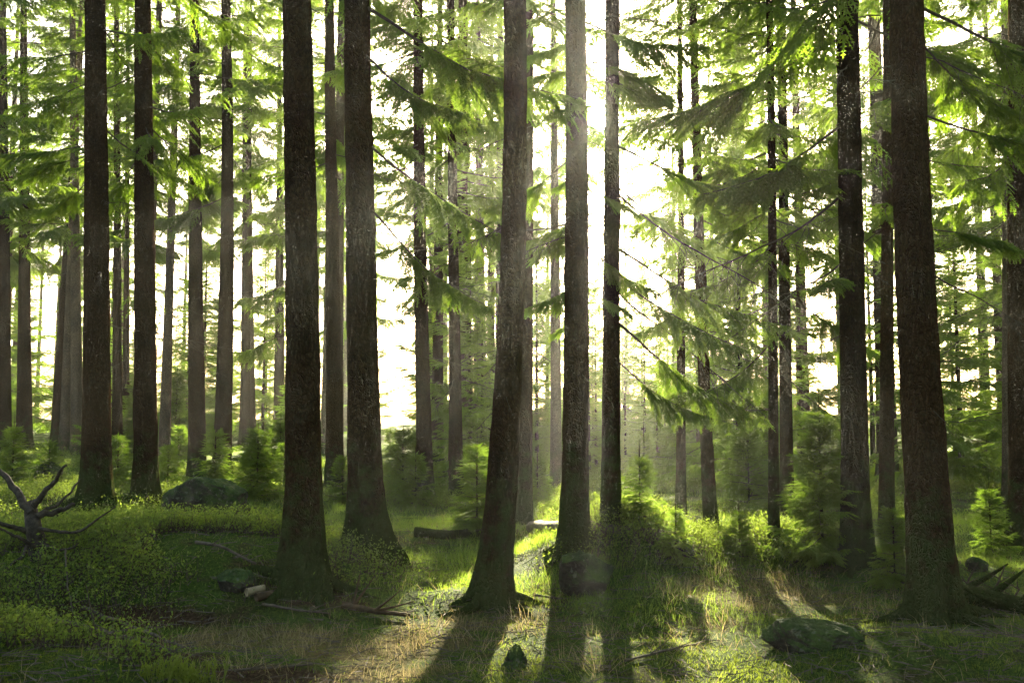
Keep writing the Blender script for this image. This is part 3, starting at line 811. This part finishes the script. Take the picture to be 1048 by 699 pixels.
BACK = []
def scatter(nwant, xr, yr, mind, ok, seed):
    r = random.Random(seed); out = []
    for _ in range(4000):
        if len(out) >= nwant: break
        y = r.uniform(*yr); x = r.uniform(*xr) * y
        if not ok(x, y): continue
        if any((x - a) ** 2 + (y - b) ** 2 < mind ** 2 for a, b in BACK): continue
        out.append((x, y)); BACK.append((x, y))
    return out
def in_gap(x, y):           # the bright opening and the sun's own line stay open
    u = x / y
    if -.137 < u < -.096: return True
    v = x - .09 * (y - 7)
    return (20 < y < 30 and -2.4 < v < 3.0) or (30 <= y < 52 and -1.8 < v < 2.5) or (y >= 52 and -1.0 < v < 1.6)
def low_gap(x, y):
    u = x / y
    return -.137 < u < -.096 or (y < 27 and abs(x - .09 * y) < 1.6)
for i, (u, y) in enumerate([(-.076, 33), (-.052, 29), (-.036, 45), (-.082, 47), (-.012, 39), (-.19, 41), (-.16, 49), (-.225, 36), (.042, 62), (.036, 74), (.108, 66), (.118, 78), (.058, 80)]):
    BACK.append((u * y, y)); back_tree(u * y, y, i, rnd.uniform(4.5, 7), 'hazy spruce of the stand behind the nearer trunks')
for i, (x, y) in enumerate(scatter(24, (-.62, -.14), (55, 84), 3.0, lambda x, y: not in_gap(x, y), 15)):
    back_tree(x, y, i, rnd.uniform(11, 15), 'far pale spruce fading into the bright haze', group='far hazy spruces', ndead=2)
for i, (x, y) in enumerate(scatter(24, (-.64, .58), (24, 50), 3.0, lambda x, y: not in_gap(x, y), 3)):
    back_tree(x, y, i, rnd.uniform(4.5, 8), 'hazy spruce of the stand behind the nearer trunks')
for i, (x, y) in enumerate(scatter(22, (-.6, .28), (52, 84), 3.2, lambda x, y: not in_gap(x, y), 5)):
    back_tree(x, y, i, rnd.uniform(8, 13), 'far pale spruce fading into the bright haze', group='far hazy spruces', ndead=2)

# ---------------- young spruces with boughs to the ground
YT = [trunk_mesh(lambda z: (0.0, 0.0), r_, h_, 200 + k, .25, 12, M_BARK, False) for k, (r_, h_) in enumerate(((.07, 9.6), (.06, 7.6), (.08, 11.1)))]
def young_tree(x, y, k, label, scale=1.0, group='young spruces of the thicket'):
    root = empty('young_spruce', ground(x, y), rnd.uniform(0, 6.28))
    tag(root, label, 'young tree', group)
    root.scale = (scale,) * 3
    link('trunk', YT[k % 3], root)
    link('crown', YOUNGS[k % 3], root, (0, 0, .35))
    return root
for i, (x, y) in enumerate(scatter(17, (.10, .64), (20, 40), 2.4, lambda x, y: not low_gap(x, y) and not in_gap(x, y), 8)):
    young_tree(x, y, i, 'young spruce in the green thicket on the right')
for i, (x, y) in enumerate(scatter(10, (-.62, -.1), (32, 52), 2.6, lambda x, y: not low_gap(x, y), 9)):
    young_tree(x, y, i, 'young spruce beyond the trunks on the left', group='young spruces at left', scale=rnd.uniform(.35, .7))
for i, (x, y) in enumerate(scatter(11, (-.09, .12), (22, 46), 2.2, lambda x, y: abs(x - .09 * y) > 1.0, 10)):
    young_tree(x, y, i, 'young spruce beyond the trunks in the middle', group='young spruces in the middle', scale=.8)

for i, (x, y) in enumerate(scatter(9, (.03, .16), (27, 46), 1.9, lambda x, y: True, 12)):
    young_tree(x, y, i, 'young spruce below the sun', group='young spruces below the sun', scale=.46 + .003 * y)
for i, (x, y) in enumerate(scatter(16, (-.56, -.14), (44, 70), 2.0, lambda x, y: True, 19)):
    young_tree(x, y, i, 'far young spruce', group='far young spruces at the forest edge', scale=rnd.uniform(.7, 1.3))
for i, (x, y) in enumerate(scatter(34, (-.55, .3), (46, 82), 2.2, lambda x, y: not -.137 < x / y < -.1, 13)):
    young_tree(x, y, i, 'far young spruce at the bright forest edge', group='far young spruces at the forest edge', scale=rnd.uniform(.4, .75) if in_gap(x, y) else rnd.uniform(.5, 1.2))
# ---------------- saplings
ST = [trunk_mesh(lambda z: (0.0, 0.0), r_, h_, 300 + k, .1, 8, M_BARK, False) for k, (r_, h_) in enumerate(((.014, 1.55), (.012, 1.15), (.025, 2.7)))]
def sapling(px, py, k, label, h_px=None, depth=None, group='spruce saplings'):
    p = at(px, py) if depth is None else ground(at_depth(px, py, depth).x, depth)
    hh = (1.55, 1.15, 2.7)[k]
    s = 1.0 if h_px is None else h_px * p.y / F_PX / hh
    root = empty('spruce_sapling', p, rnd.uniform(0, 6.28))
    tag(root, label, 'sapling', group)
    root.scale = (s,) * 3
    link('trunk', ST[k], root); link('crown', SAPLINGS[k], root, (0, 0, .06))
    return root
sapling(263, 510, 0, 'dark spruce sapling standing at the right end of the big boulder', 68)
sapling(488, 545, 0, 'sunlit yellow-green spruce sapling left of the leaning centre trunk', 85)
sapling(842, 575, 2, 'bushy young spruce, largest sapling, left of the pale-veined trunk', 150)
sapling(757, 575, 1, 'tiny spruce seedling on the bank below the thin leaning trunk', 45)
sapling(692, 572, 1, 'low round spruce sapling right of the mossy mound', 45)
sapling(916, 600, 0, 'thin spruce sapling left beside the foot of the widest trunk', 75)
sapling(412, 515, 0, 'fluffy green sapling in front of the white bright gap', 72)
sapling(425, 520, 1, 'small sapling at the foot of the brown trunk by the gap', 50)
sapling(182, 480, 1, 'pale sapling in the sunlit clearing behind the big boulder', 40)
sapling(550, 525, 1, 'low sapling between the leaning trunk and the sun trunk', 50)
sapling(655, 535, 1, 'dark low sapling right of the trunk with dead boughs', 60)
sapling(1015, 575, 0, 'sapling in the shade near the right edge', 70)
sapling(12, 500, 0, 'leafy sapling at the left edge behind the dead stump', 60)

for i, (x, y) in enumerate(scatter(34, (-.5, .55), (17, 44), 1.2, lambda x, y: not (y < 24 and abs(x - .09 * y) < .6), 14)):
    k = i % 3 if y > 30 else i % 2
    root = empty('spruce_sapling', ground(x, y), rnd.uniform(0, 6.28))
    tag(root, 'low spruce sapling growing among the trunks farther back', 'sapling', 'saplings farther back')
    root.scale = (rnd.uniform(.6, 1.2),) * 3
    link('trunk', ST[k], root); link('crown', SAPLINGS[k], root, (0, 0, .06))

# ------------------------------------------------------------------ rocks and wood
def rock_mesh(seed, sx, sy, sz, rough=.26, sub=6, cut=()):
    import bmesh
    bm = bmesh.new()
    bmesh.ops.create_icosphere(bm, subdivisions=sub, radius=1.0)
    V = np.array([v.co[:] for v in bm.verts]); F = np.array([[v.index for v in f.verts] for f in bm.faces])
    bm.free()
    rng = np.random.default_rng(seed)
    for _ in range(16):      # flat broken faces
        n = rng.normal(0, 1, 3); n /= np.linalg.norm(n); dd = rng.uniform(.60, .88)
        ex = np.maximum(0, V @ n - dd); V = V - ex[:, None] * n * .85
    for n, dd in cut:
        n = np.array(n, float); n /= np.linalg.norm(n)
        ex = np.maximum(0, V @ n - dd); V = V - ex[:, None] * n * .96
    nz = fbm(V[:, 0] * 2.6 + V[:, 2] * 1.3 + 10, V[:, 1] * 2.6 - V[:, 2] * 1.7 + 10, seed, 5) - .5
    n2 = fbm(V[:, 0] * 11 + V[:, 2] * 9 + 40, V[:, 1] * 11 - V[:, 2] * 8 + 40, seed + 3, 3) - .5
    V = V * (1 + rough * nz + .06 * n2)[:, None] * [sx, sy, sz]
    return mesh('rock', V, F, M_ROCK, smooth=True)

def rock(px, py, w_px, h_px, label, seed, name='boulder', dy=.6, depth=None, sink=.35, rz=0, group=None, cat='boulder', cut=()):
    p = at(px, py) if depth is None else ground(at_depth(px, py, depth).x, depth)
    w = w_px * p.y / F_PX / 2; h = h_px * p.y / F_PX
    sz = h / (2 - 2 * sink) * 1.05
    o = link(name, rock_mesh(seed, w, w * dy, sz, cut=cut), None, (p.x, p.y + w * dy * .6, p.z + sz * (1 - 2 * sink)), (0, 0, rz))
    tag(o, label, cat, group)
    return o
rock(211, 537, 100, 50, 'big flat-topped mossy boulder in front of the slim dark pair of trunks', 3, sink=.3, cut=[((1, -.25, .05), .72), ((.12, -.1, 1), .80), ((-.5, 0, 1), .84), ((.3, -1, .3), .66)])
rock(598, 612, 66, 44, 'dark mossy boulder in the side of the mound behind the leaning trunk', 5, sink=.25, cut=[((-.3, -1, .2), .7), ((.5, -.6, .5), .75)])
rock(240, 606, 40, 26, 'small rounded mossy stone on the bilberry bank at left', 8, 'stone', cat='stone')
rock(836, 666, 105, 27, 'long low moss-covered stone in the right foreground grass', 9, 'stone', sink=.42, rz=-.25, cat='stone', cut=[((0, -1, .25), .6), ((.2, -.3, 1), .7), ((-1, -.3, .3), .75)])
rock(1003, 585, 26, 14, 'flat pale stone in the bright patch near the right edge', 12, 'stone', cat='stone')
rock(48, 492, 30, 20, 'dark stone in bushes behind the dead stump', 14, 'stone', cat='stone')
rock(60, 545, 46, 22, 'pale lichened stone lying beside the dead stump', 15, 'stone', cat='stone')
rock(700, 572, 28, 22, 'dark round stone under the low sapling right of the mound', 16, 'stone', cat='stone')

def stick(pts, r0, r1, label=None, name='fallen_branch', mat=None, cat='branch', group=None, nside=3, seed=1, lift=.02, seg=7, parent=None, side_len=.35):
    """a branch lying along the ground through the photo points"""
    rng = np.random.default_rng(seed)
    W = np.array([list(at(x, y)) if len(q) == 0 else [at(x, y).x, at(x, y).y, at(x, y).z + q[0]] for x, y, *q in pts])
    tt = np.linspace(0, 1, len(W)); u = np.linspace(0, 1, 14)
    P = np.stack([np.interp(u, tt, W[:, k]) for k in range(3)], 1)
    P[:, 2] += lift + r0 * .5
    L = np.linalg.norm(P[-1] - P[0])
    P[1:-1] += rng.normal(0, .012 * L / 2, (12, 3)) * [1, 1, .4]
    base = P[0].copy()
    acc = Acc()
    V, F = tube(P - base, np.maximum(.002, r0 + (r1 - r0) * u), seg); acc.add(V, F)
    for end, sgn in ((0, 1), (13, -1)):
        ring = np.arange(seg) + (0 if end == 0 else (13) * seg)
        acc.F3.append(np.stack([np.full(seg - 2, ring[0]), ring[1:-1], ring[2:]], 1)); acc.m3.append(np.zeros(seg - 2))
    for _ in range(nside):
        i0 = rng.integers(2, 12); l = side_len * rng.uniform(.4, 1.1)
        dd = (P[i0 + 1] - P[i0]); dd /= np.linalg.norm(dd) + 1e-9
        dd = dd * .7 + rng.normal(0, .5, 3); dd[2] = abs(dd[2]) * .6; dd /= np.linalg.norm(dd)
        v = np.linspace(0, 1, 6)
        Q = P[i0] - base + dd * (v * l)[:, None] + np.array([0, 0, .1 * l]) * (v ** 2)[:, None]
        V, F = tube(Q, max(.004, r0 * .45) * (1 - .8 * v), 5); acc.add(V, F)
    o = link(name, acc.build(name, [mat or M_DEAD], True), None, base)
    if label: tag(o, label, cat, group)
    return o
stick([(58, 640), (110, 652), (178, 672)], .022, .012, 'long grey dead branch lying below the bilberry bank, lower left', nside=5, seed=2)
stick([(85, 625), (140, 648), (190, 668)], .015, .008, 'thin dead branch lying just above the long grey one', nside=4, seed=3)
stick([(66, 592, .22), (68, 610, .1), (78, 640)], .008, .004, 'thin bent twig standing up from the bilberry bank', nside=0, seed=4, lift=0)
stick([(200, 574, .12), (225, 582, .15), (262, 588, .05)], .016, .009, 'pale stick slanting over the grass left of the thickest trunk', nside=1, seed=5)
stick([(268, 622), (300, 628), (338, 632)], .012, .006, 'thin stick on bare moss in front of the thickest left trunk', nside=2, seed=6)
stick([(350, 624), (385, 630), (420, 634)], .03, .012, 'rotten dark branch on moss between the thick and leaning trunks', mat=M_ROT, nside=4, seed=7)
stick([(545, 612), (575, 616)], .012, .008, 'short stick on grass right of the leaning trunk foot', nside=1, seed=8)
stick([(640, 680), (690, 668), (720, 660)], .010, .005, 'thin twig in grass at bottom right of centre', nside=2, seed=9)
stick([(240, 690), (320, 684)], .010, .006, 'twig on brown needle litter at the bottom edge', nside=2, seed=10)
stick([(425, 549), (455, 552), (498, 549)], .065, .045, 'fallen log lying by the foot of the slim trunks in the middle', 'fallen_log', M_BARK, 'log', nside=3, seed=11, seg=12)
stick([(545, 545), (600, 548), (690, 556)], .09, .06, 'long pale fallen log behind the sun trunk', 'fallen_log', M_DEAD, 'log', nside=2, seed=12, seg=12)
LOG_R = stick([(965, 612), (1010, 622), (1060, 632)], .09, .07, 'dark mossy fallen log beside the widest trunk at right', 'fallen_log', M_BARK, 'log', nside=7, seed=13, seg=12, side_len=.6)
stick([(252, 612), (270, 607)], .035, .03, 'short pale split billet by the rounded stone', 'split_log', M_CUT, 'log', nside=0, seed=14, seg=6)
stick([(262, 617), (280, 612)], .035, .03, 'short dark charred billet beside the pale one', 'split_log', M_ROT, 'log', nside=0, seed=15, seg=7)
# bare side branches of the log at right
for k, (px, py, tx, ty) in enumerate([(985, 612, 1000, 575), (1000, 615, 985, 590), (1012, 620, 1028, 580), (1020, 618, 1022, 588), (1035, 625, 1042, 595), (978, 610, 968, 585)]):
    a = at(px, py); b = at_depth(tx, ty, a.y + .05)
    P = np.linspace(np.array(a), np.array(b), 8); P += np.random.default_rng(k).normal(0, .008, P.shape)
    acc = Acc(); v, f = tube(P - P[0], .014 * (1 - .7 * np.linspace(0, 1, 8)), 6); acc.add(v, f)
    for j in (3, 5):
        q = np.linspace(P[j] - P[0], P[j] - P[0] + np.array([(-1) ** (j + k) * .12, .02, .06]), 4); v, f = tube(q, .006 * (1 - .7 * np.linspace(0, 1, 4)), 5); acc.add(v, f)
    link('side_branch', acc.build('side_branch', [M_TWIG], True), LOG_R, tuple(P[0] - np.array(LOG_R.location)))

# dead broken stump with limbs at left
st_p = at(42, 572)
st = empty('dead_stump', st_p)
tag(st, 'grey broken dead stump with bare limbs sticking out, left edge', 'stump')
def limb(name, pix, r0, r1, parent, seed, dpt=0.0, seg=9):
    rng = np.random.default_rng(seed)
    W = np.array([np.array(at_depth(x, y, st_p.y + dd)) - np.array(st_p) for x, y, dd in pix])
    tt = np.linspace(0, 1, len(W)); u = np.linspace(0, 1, 16)
    P = np.stack([np.interp(u, tt, W[:, k]) for k in range(3)], 1)
    P[1:-1] += np.stack([np.convolve(rng.normal(0, .012, 16), np.ones(3) / 3, 'valid') for _ in range(3)], 1)
    V, F = tube(P, r0 + (r1 - r0) * u, seg)
    V = V + rng.normal(0, .0015, V.shape)
    acc = Acc(); acc.add(V, F)
    tip = 15 * seg
    acc.F3.append(np.stack([np.full(seg - 2, tip), tip + np.arange(1, seg - 1), tip + np.arange(2, seg)], 1)); acc.m3.append(np.zeros(seg - 2))
    return link(name, acc.build(name, [M_SNAG], True), parent)
limb('trunk', [(44, 580, 0), (39, 560, 0), (34, 535, 0), (30, 515, .1)], 0.093, 0.045, st, 1, seg=14)
limb('limb', [(32, 525, 0), (18, 505, .1), (4, 486, .2), (-8, 470, .3)], 0.037, 0.016, st, 2)
limb('limb', [(33, 520, .05), (50, 498, .0), (68, 476, -.1)], 0.031, 0.009, st, 3)
limb('limb', [(36, 528, .05), (62, 515, .2), (82, 490, .4)], 0.019, 0.005, st, 4)
limb('limb', [(40, 540, -.05), (80, 545, -.1), (118, 518, -.1)], 0.017, 0.005, st, 5)
limb('limb', [(36, 545, 0), (15, 540, -.1), (-10, 533, -.2)], 0.028, 0.011, st, 6)
limb('limb', [(40, 560, -.05), (20, 550, -.2), (0, 540, -.3)], 0.019, 0.007, st, 7)
limb('limb', [(38, 530, 0), (58, 522, .05), (76, 516, .1)], 0.031, 0.013, st, 8)
limb('limb', [(42, 555, -.05), (60, 565, -.2), (80, 556, -.35)], 0.015, 0.005, st, 9)
limb('limb', [(36, 548, 0), (22, 570, -.2), (4, 585, -.3)], 0.019, 0.009, st, 10)

# little mossy stump
sp = at(526, 682)
u = np.linspace(0, 1, 14); seg = 18
rs = np.random.default_rng(5)
th = np.arange(seg) / seg * 2 * np.pi
top = .07 + .06 * np.maximum(0, np.cos(th - 1.9)) ** 3 + .014 * rs.normal(0, 1, seg)
rad = .14 - .085 * u ** .6
Vs = np.stack([(rad[:, None] * (1 + .15 * np.cos(5 * th + 1)[None]) * np.cos(th)[None]) + .02 * u[:, None], rad[:, None] * (1 + .15 * np.cos(4 * th)[None]) * np.sin(th)[None], -.06 + u[:, None] * (top[None] + .06)], 2).reshape(-1, 3)
Vs += rs.normal(0, .006, Vs.shape)
n = 14
k = (np.arange(n - 1)[:, None] * seg + np.arange(seg)[None]).ravel(); k2 = (np.arange(n - 1)[:, None] * seg + (np.arange(seg)[None] + 1) % seg).ravel()
Vs = np.concatenate([Vs, [[.01, 0, .05]]]); c0 = len(Vs) - 1; tr_ = (n - 1) * seg
o = link('tree_stump', mesh('tree_stump', Vs, [np.stack([k, k2, k2 + seg, k + seg], 1), np.stack([tr_ + np.arange(seg), tr_ + (np.arange(seg) + 1) % seg, np.full(seg, c0)], 1)], M_ROCK, smooth=True), None, sp)
tag(o, 'tiny jagged mossy stump in the centre foreground', 'stump')

# ------------------------------------------------------------------ ground cover
def blades(n, seed, dist, half, hfun, wid, accept, bend=.5, clump=0.35):
    """grass blades scattered over the ground, thinner with distance"""
    rng = np.random.default_rng(seed)
    u = rng.random(n * 2)
    d0, d1 = dist
    y = d0 * (d1 / d0) ** u
    x = rng.uniform(-half, half, n * 2) * (y + 1.2)
    x = x + rng.normal(0, .02, len(x))
    w = accept(x, y)
    keep = rng.random(len(x)) < w
    x, y = x[keep][:n], y[keep][:n]; m = len(x)
    z = H(x, y)
    h = hfun(x, y, rng) * rng.uniform(.55, 1.2, m)
    a = rng.uniform(0, 6.283, m)
    lean = rng.uniform(.15, bend * 2, m)
    # clumps lean one way
    la = vnoise(x * 2.2, y * 2.2, seed) * 12.0 + rng.normal(0, .9, m)
    dx, dy = np.cos(la), np.sin(la)
    sx, sy = np.cos(a), np.sin(a)
    ww = wid * rng.uniform(.7, 1.3, m) * (1 + np.maximum(0, y - 9) * .05)
    def pt(t, side):
        l = lean * h * t ** 1.8
        zz = z + h * t * (1 - .35 * lean * t) - .015
        wt = ww * (1 - t ** 1.5)
        return np.stack([x + dx * l + side * sx * wt, y + dy * l + side * sy * wt, zz], 1)
    P = np.stack([pt(0, -.5), pt(0, .5), pt(.55, -.5), pt(.55, .5), pt(1, 0)], 1).reshape(-1, 3)
    b = np.arange(m)[:, None] * 5
    T = np.concatenate([b + [0, 1, 3], b + [0, 3, 2], b + [2, 3, 4]])
    return P, T

def tall(x, y):            # where the grass stands tall
    g = fbm(x * .8 + 5, y * .8, 31, 3)
    fg = smooth(7.6, 10.0, y + .5 * np.sin(x * 1.3))
    fg = np.maximum(fg, np.exp(-(((x - 1.25) / .8) ** 2 + ((y - 8.4) / .7) ** 2)))
    for mx, my, rx, ry, h in MOUNDS[:8]:
        fg = np.maximum(fg, np.exp(-(((x - mx) / rx) ** 2 + ((y - my) / ry) ** 2) * .9))
    return np.maximum(fg * smooth(.30, .55, g), .35 * np.exp(-(((x - 1.25) / .6) ** 2 + ((y - 8.3) / .6) ** 4)))

P, T = blades(300000, 1, (6.0, 40), .66, lambda x, y, r: (.05 + .17 * fbm(x * .9, y * .9, 41, 2) ** 1.5 + .10 * smooth(.6, .9, vnoise(x * 3, y * 3, 42))) * (.6 + .4 * smooth(7, 13, y)), .0042,
              lambda x, y: np.clip(tall(x, y) * (1 - .8 * patch(x, y, SOIL)) * (1 - .85 * patch(x, y, STRAW)), 0, 1), .55)
o = link('grass', mesh('grass', P, T, M_GRASS)); tag(o, 'soft green forest grass between the trunks', kind='stuff')
P, T = blades(230000, 2, (4.2, 16), .66, lambda x, y, r: .028 + .035 * vnoise(x * 2, y * 2, 5), .006,
              lambda x, y: np.clip((.35 + .65 * smooth(.35, .6, fbm(x * 1.6, y * 1.6, 51, 3))) * (1 - .85 * patch(x, y, SOIL)), 0, 1), .6)
o = link('moss', mesh('moss', P, T, M_MOSS)); tag(o, 'bright short moss on the forest floor', kind='stuff')
P, T = blades(90000, 3, (4.6, 22), .62, lambda x, y, r: .09 + .12 * vnoise(x * 3, y * 3, 8), .0042,
              lambda x, y: np.clip(patch(x, y, STRAW) ** 1.3 * smooth(.25, .5, vnoise(x * 4, y * 4, 77)) + .03, 0, 1), .95)
o = link('dry_grass', mesh('dry_grass', P, T, M_STRAW)); tag(o, 'pale dry straw grass in loose patches', kind='stuff')

# bilberry and low leafy plants
def leafy(n, seed, dist, half, accept, hgt, leaf, nl=16):
    rng = np.random.default_rng(seed)
    y = dist[0] * (dist[1] / dist[0]) ** rng.random(n * 6)
    x = rng.uniform(-half, half, n * 6) * (y + 1.0)
    keep = rng.random(len(x)) < accept(x, y)
    x, y = x[keep][:n], y[keep][:n]; m = len(x)
    z = H(x, y)
    c = np.stack([x, y, z], 1)
    o = rng.normal(0, .055, (m, nl, 3)); o[..., 2] = hgt * rng.uniform(.2, 1.1, (m, nl)) * rng.uniform(.5, 1.5, (m, 1))
    far = (1 + np.maximum(0, y - 9) * .05)[:, None, None]
    C = c[:, None] + o * [1, 1, 1]
    a = rng.normal(0, 1, (m, nl, 3)); a /= np.linalg.norm(a, axis=2)[..., None]
    b = np.cross(a, rng.normal(0, 1, (m, nl, 3))); b /= np.linalg.norm(b, axis=2)[..., None]
    s = leaf * rng.uniform(.5, 1.3, (m, nl, 1)) * rng.uniform(.7, 1.5, (m, 1, 1)) * far
    Q = np.stack([C - a * s, C + b * s * .5, C + a * s, C - b * s * .5], 2).reshape(-1, 3)
    F = np.arange(len(Q)).reshape(-1, 4)
    # stems
    S0 = c[:, None] + np.zeros((m, 3, 3)); S1 = C[:, :3]
    w = np.array([.003, 0, 0])
    St = np.stack([S0 - w, S0 + w, S1], 2).reshape(-1, 3)
    return Q, F, St, np.arange(len(St)).reshape(-1, 3)
def bank(x, y):
    s = np.exp(-(((x + 3.6) / 2.4) ** 2 + ((y - 9.2) / 1.7) ** 2)) + .9 * np.exp(-(((x + 3.6) / 1.3) ** 2 + ((y - 6.2) / .6) ** 2))
    s = s + .8 * np.exp(-(((x - 1.2) / 1.0) ** 2 + ((y - 10.4) / 1.1) ** 2)) + .6 * np.exp(-(((x - 3.1) / 1.0) ** 2 + ((y - 11.2) / 1) ** 2))
    s = np.clip((s - .25) * 1.4, 0, 1)
    s = s + smooth(13, 17, y) * smooth(.45, .6, fbm(x * .5, y * .5, 61, 2)) * .7
    return np.clip(s * smooth(.25, .5, fbm(x * 1.5, y * 1.5, 63, 2)) * (1 - patch(x, y, STRAW)), 0, 1)
Q, F, S, SF = leafy(36000, 4, (5.2, 34), .62, bank, .17, .011)
V = np.concatenate([Q, S])
me = mesh('bilberry', V, [F, SF + len(Q)], [M_BERRY, M_TWIG], np.concatenate([np.zeros(len(F)), np.ones(len(SF))]))
o = link('bilberry_undergrowth', me); tag(o, 'low leafy bilberry undergrowth on the banks', kind='stuff')
# litter: fallen twigs and cones lying about
rng = np.random.default_rng(9)
n = 9000
y = 4.6 * (20 / 4.6) ** rng.random(n); x = rng.uniform(-.62, .62, n) * (y + 1); z = H(x, y) + .012
a = rng.uniform(0, 6.28, n); l = rng.uniform(.02, .11, n); w = rng.uniform(.002, .005, n)
dx, dy = np.cos(a), np.sin(a)
p0 = np.stack([x - dx * l, y - dy * l, z], 1); p1 = np.stack([x + dx * l, y + dy * l, z + rng.uniform(0, .03, n)], 1)
sw = np.stack([-dy * w, dx * w, 0 * w], 1); up = np.stack([0 * w, 0 * w, w * 1.6], 1)
V = np.stack([p0 - sw, p0 + sw, p0 + up, p1 - sw * .5, p1 + sw * .5, p1 + up * .5], 1).reshape(-1, 3)
b = np.arange(n)[:, None] * 6
F = np.concatenate([b + [0, 2, 5, 3], b + [1, 4, 5, 2]])
o = link('twig_litter', mesh('twig_litter', V, F, M_DEAD)); tag(o, 'small fallen twigs scattered over moss', kind='stuff')

# lime-green moss cushion with shoots at the bottom edge
lp = at(178, 697)
acc = Acc()
rng = np.random.default_rng(12)
for _ in range(90):
    b0 = np.array([rng.normal(0, .16), rng.normal(0, .07), -.01]); hh = rng.uniform(.04, .13)
    lean_ = np.array([rng.normal(0, .35), rng.normal(0, .3), 1]) * hh
    q = np.linspace(b0, b0 + lean_, 4)
    v, f = tube(q, .0035 * (1 - .6 * np.linspace(0, 1, 4)), 4); acc.add(v, f)
    pr = twig_protos(rng, 4, 1, .22)
    v, f = place_twigs(pr, q[1:], np.tile(lean_, (3, 1)) + rng.normal(0, .04, (3, 3)), rng.normal(0, 1, (3, 3)), np.full(3, .05), rng); acc.add(v, f)
o = link('moss_tuft', acc.build('moss_tuft', [M_LIME]), None, lp); tag(o, 'lime-green mossy tuft with upright shoots at the bottom left edge', 'plant')

# ------------------------------------------------------------------ added wood out of view, blocks sky light from the near trunks
rng = np.random.default_rng(77); acc = Acc()
pr = twig_protos(rng, 4, 4, .25)
proto = Acc()
az = 0
for k in range(60):
    h = k / 60; az += 2.399 + rng.normal(0, .3)
    branch(proto, rng, (0, 0, 2.2 + 20 * h), az, 2.6 * (1 - h) ** .7 * rng.uniform(.7, 1.1) + .3, -.35 + .8 * h, .3, pr, droop=.5, dens=.42, tw=.5, bare=.15)
v, f = tube(np.array([[0, 0, -.4], [0, 0, 1.], [0, 0, 12], [0, 0, 22.5]]), [.3, .2, .13, .02], 10); proto.add(v, f, 1)
pV = np.concatenate(proto.V); p3 = np.concatenate(proto.F3); p4 = np.concatenate(proto.F4); m3 = np.concatenate(proto.m3); m4 = np.concatenate(proto.m4)
spots = []
for _ in range(3000):
    if len(spots) >= 34: break
    a = rng.uniform(0, 2 * np.pi); d = rng.uniform(6, 34)
    x, y = d * np.sin(a), d * np.cos(a)
    if y > -1 and abs(x) < .64 * max(y, 0) + 4.5: continue
    if any((x - p) ** 2 + (y - q) ** 2 < 10 for p, q in spots): continue
    spots.append((x, y))
for x, y in spots:
    c, s_ = math.cos(x * 9), math.sin(x * 9); z = float(H(x, y))
    Vt = np.stack([pV[:, 0] * c - pV[:, 1] * s_ + x, pV[:, 0] * s_ + pV[:, 1] * c + y, pV[:, 2] * rng.uniform(.85, 1.1) + z], 1)
    b = acc.n; acc.V.append(Vt); acc.n += len(Vt)
    acc.F3.append(p3 + b); acc.m3.append(m3); acc.F4.append(p4 + b); acc.m4.append(m4)
o = link('unseen_shading_forest', acc.build('unseen_shading_forest', [M_NEEDLE, M_BARK])); tag(o, 'unseen spruce wood added around the viewer to block sky light', kind='stuff')

# ------------------------------------------------------------------ labels of the repeats
ANCHORS = [(-40, 'left edge'), (25, 'bush-footed trunk'), (98, 'stump-side trunk'), (148, 'boulder-side trunk'), (214, 'slim black pair'), (310, 'thickest left trunk'), (371, 'moss-footed trunk'),
           (431, 'gap-edge trunk'), (519, 'leaning centre trunk'), (589, 'sun-side trunk'), (626, 'bough-draped trunk'), (718, 'thin leaning trunk'), (798, 'close thin pair'),
           (873, 'pale-veined trunk'), (940, 'widest trunk'), (1043, 'right-edge trunk'), (1090, 'right edge')]
ORD = ['first', 'second', 'third', 'fourth', 'fifth', 'sixth', 'seventh', 'eighth', 'ninth', 'tenth', 'eleventh', 'twelfth']
def px_of(o):
    p = np.array(o.location) + [0, 0, 1.0] - np.array([0, 0, EYE])
    return CX + F_PX * p[0] / (p @ FWD)
slots = {}
for o in scene.objects:
    g = o.get('group')
    kind = {'spruces of the stand behind': 'tall hazy spruce', 'far hazy spruces': 'far pale spruce', 'young spruces of the thicket': 'young thicket spruce', 'young spruces at left': 'dim young spruce',
            'young spruces in the middle': 'young spruce', 'young spruces below the sun': 'low backlit spruce', 'far young spruces at the forest edge': 'distant small spruce',
            'saplings farther back': 'knee-high spruce sapling'}.get(g)
    if not kind: continue
    px = px_of(o)
    k = max(i for i, a in enumerate(ANCHORS) if a[0] <= px or i == 0)
    k = min(k, len(ANCHORS) - 2)
    slots.setdefault((kind, k), []).append((px, o))
for (kind, k), L in slots.items():
    L.sort(key=lambda t: t[0])
    a, b = ANCHORS[k][1], ANCHORS[k + 1][1]
    for i, (px, o) in enumerate(L):
        if len(L) == 1: o['label'] = f'{kind} seen between {a} and {b}'
        else: o['label'] = f'{ORD[min(i, 11)]} from left, {kind} between {a} and {b}'
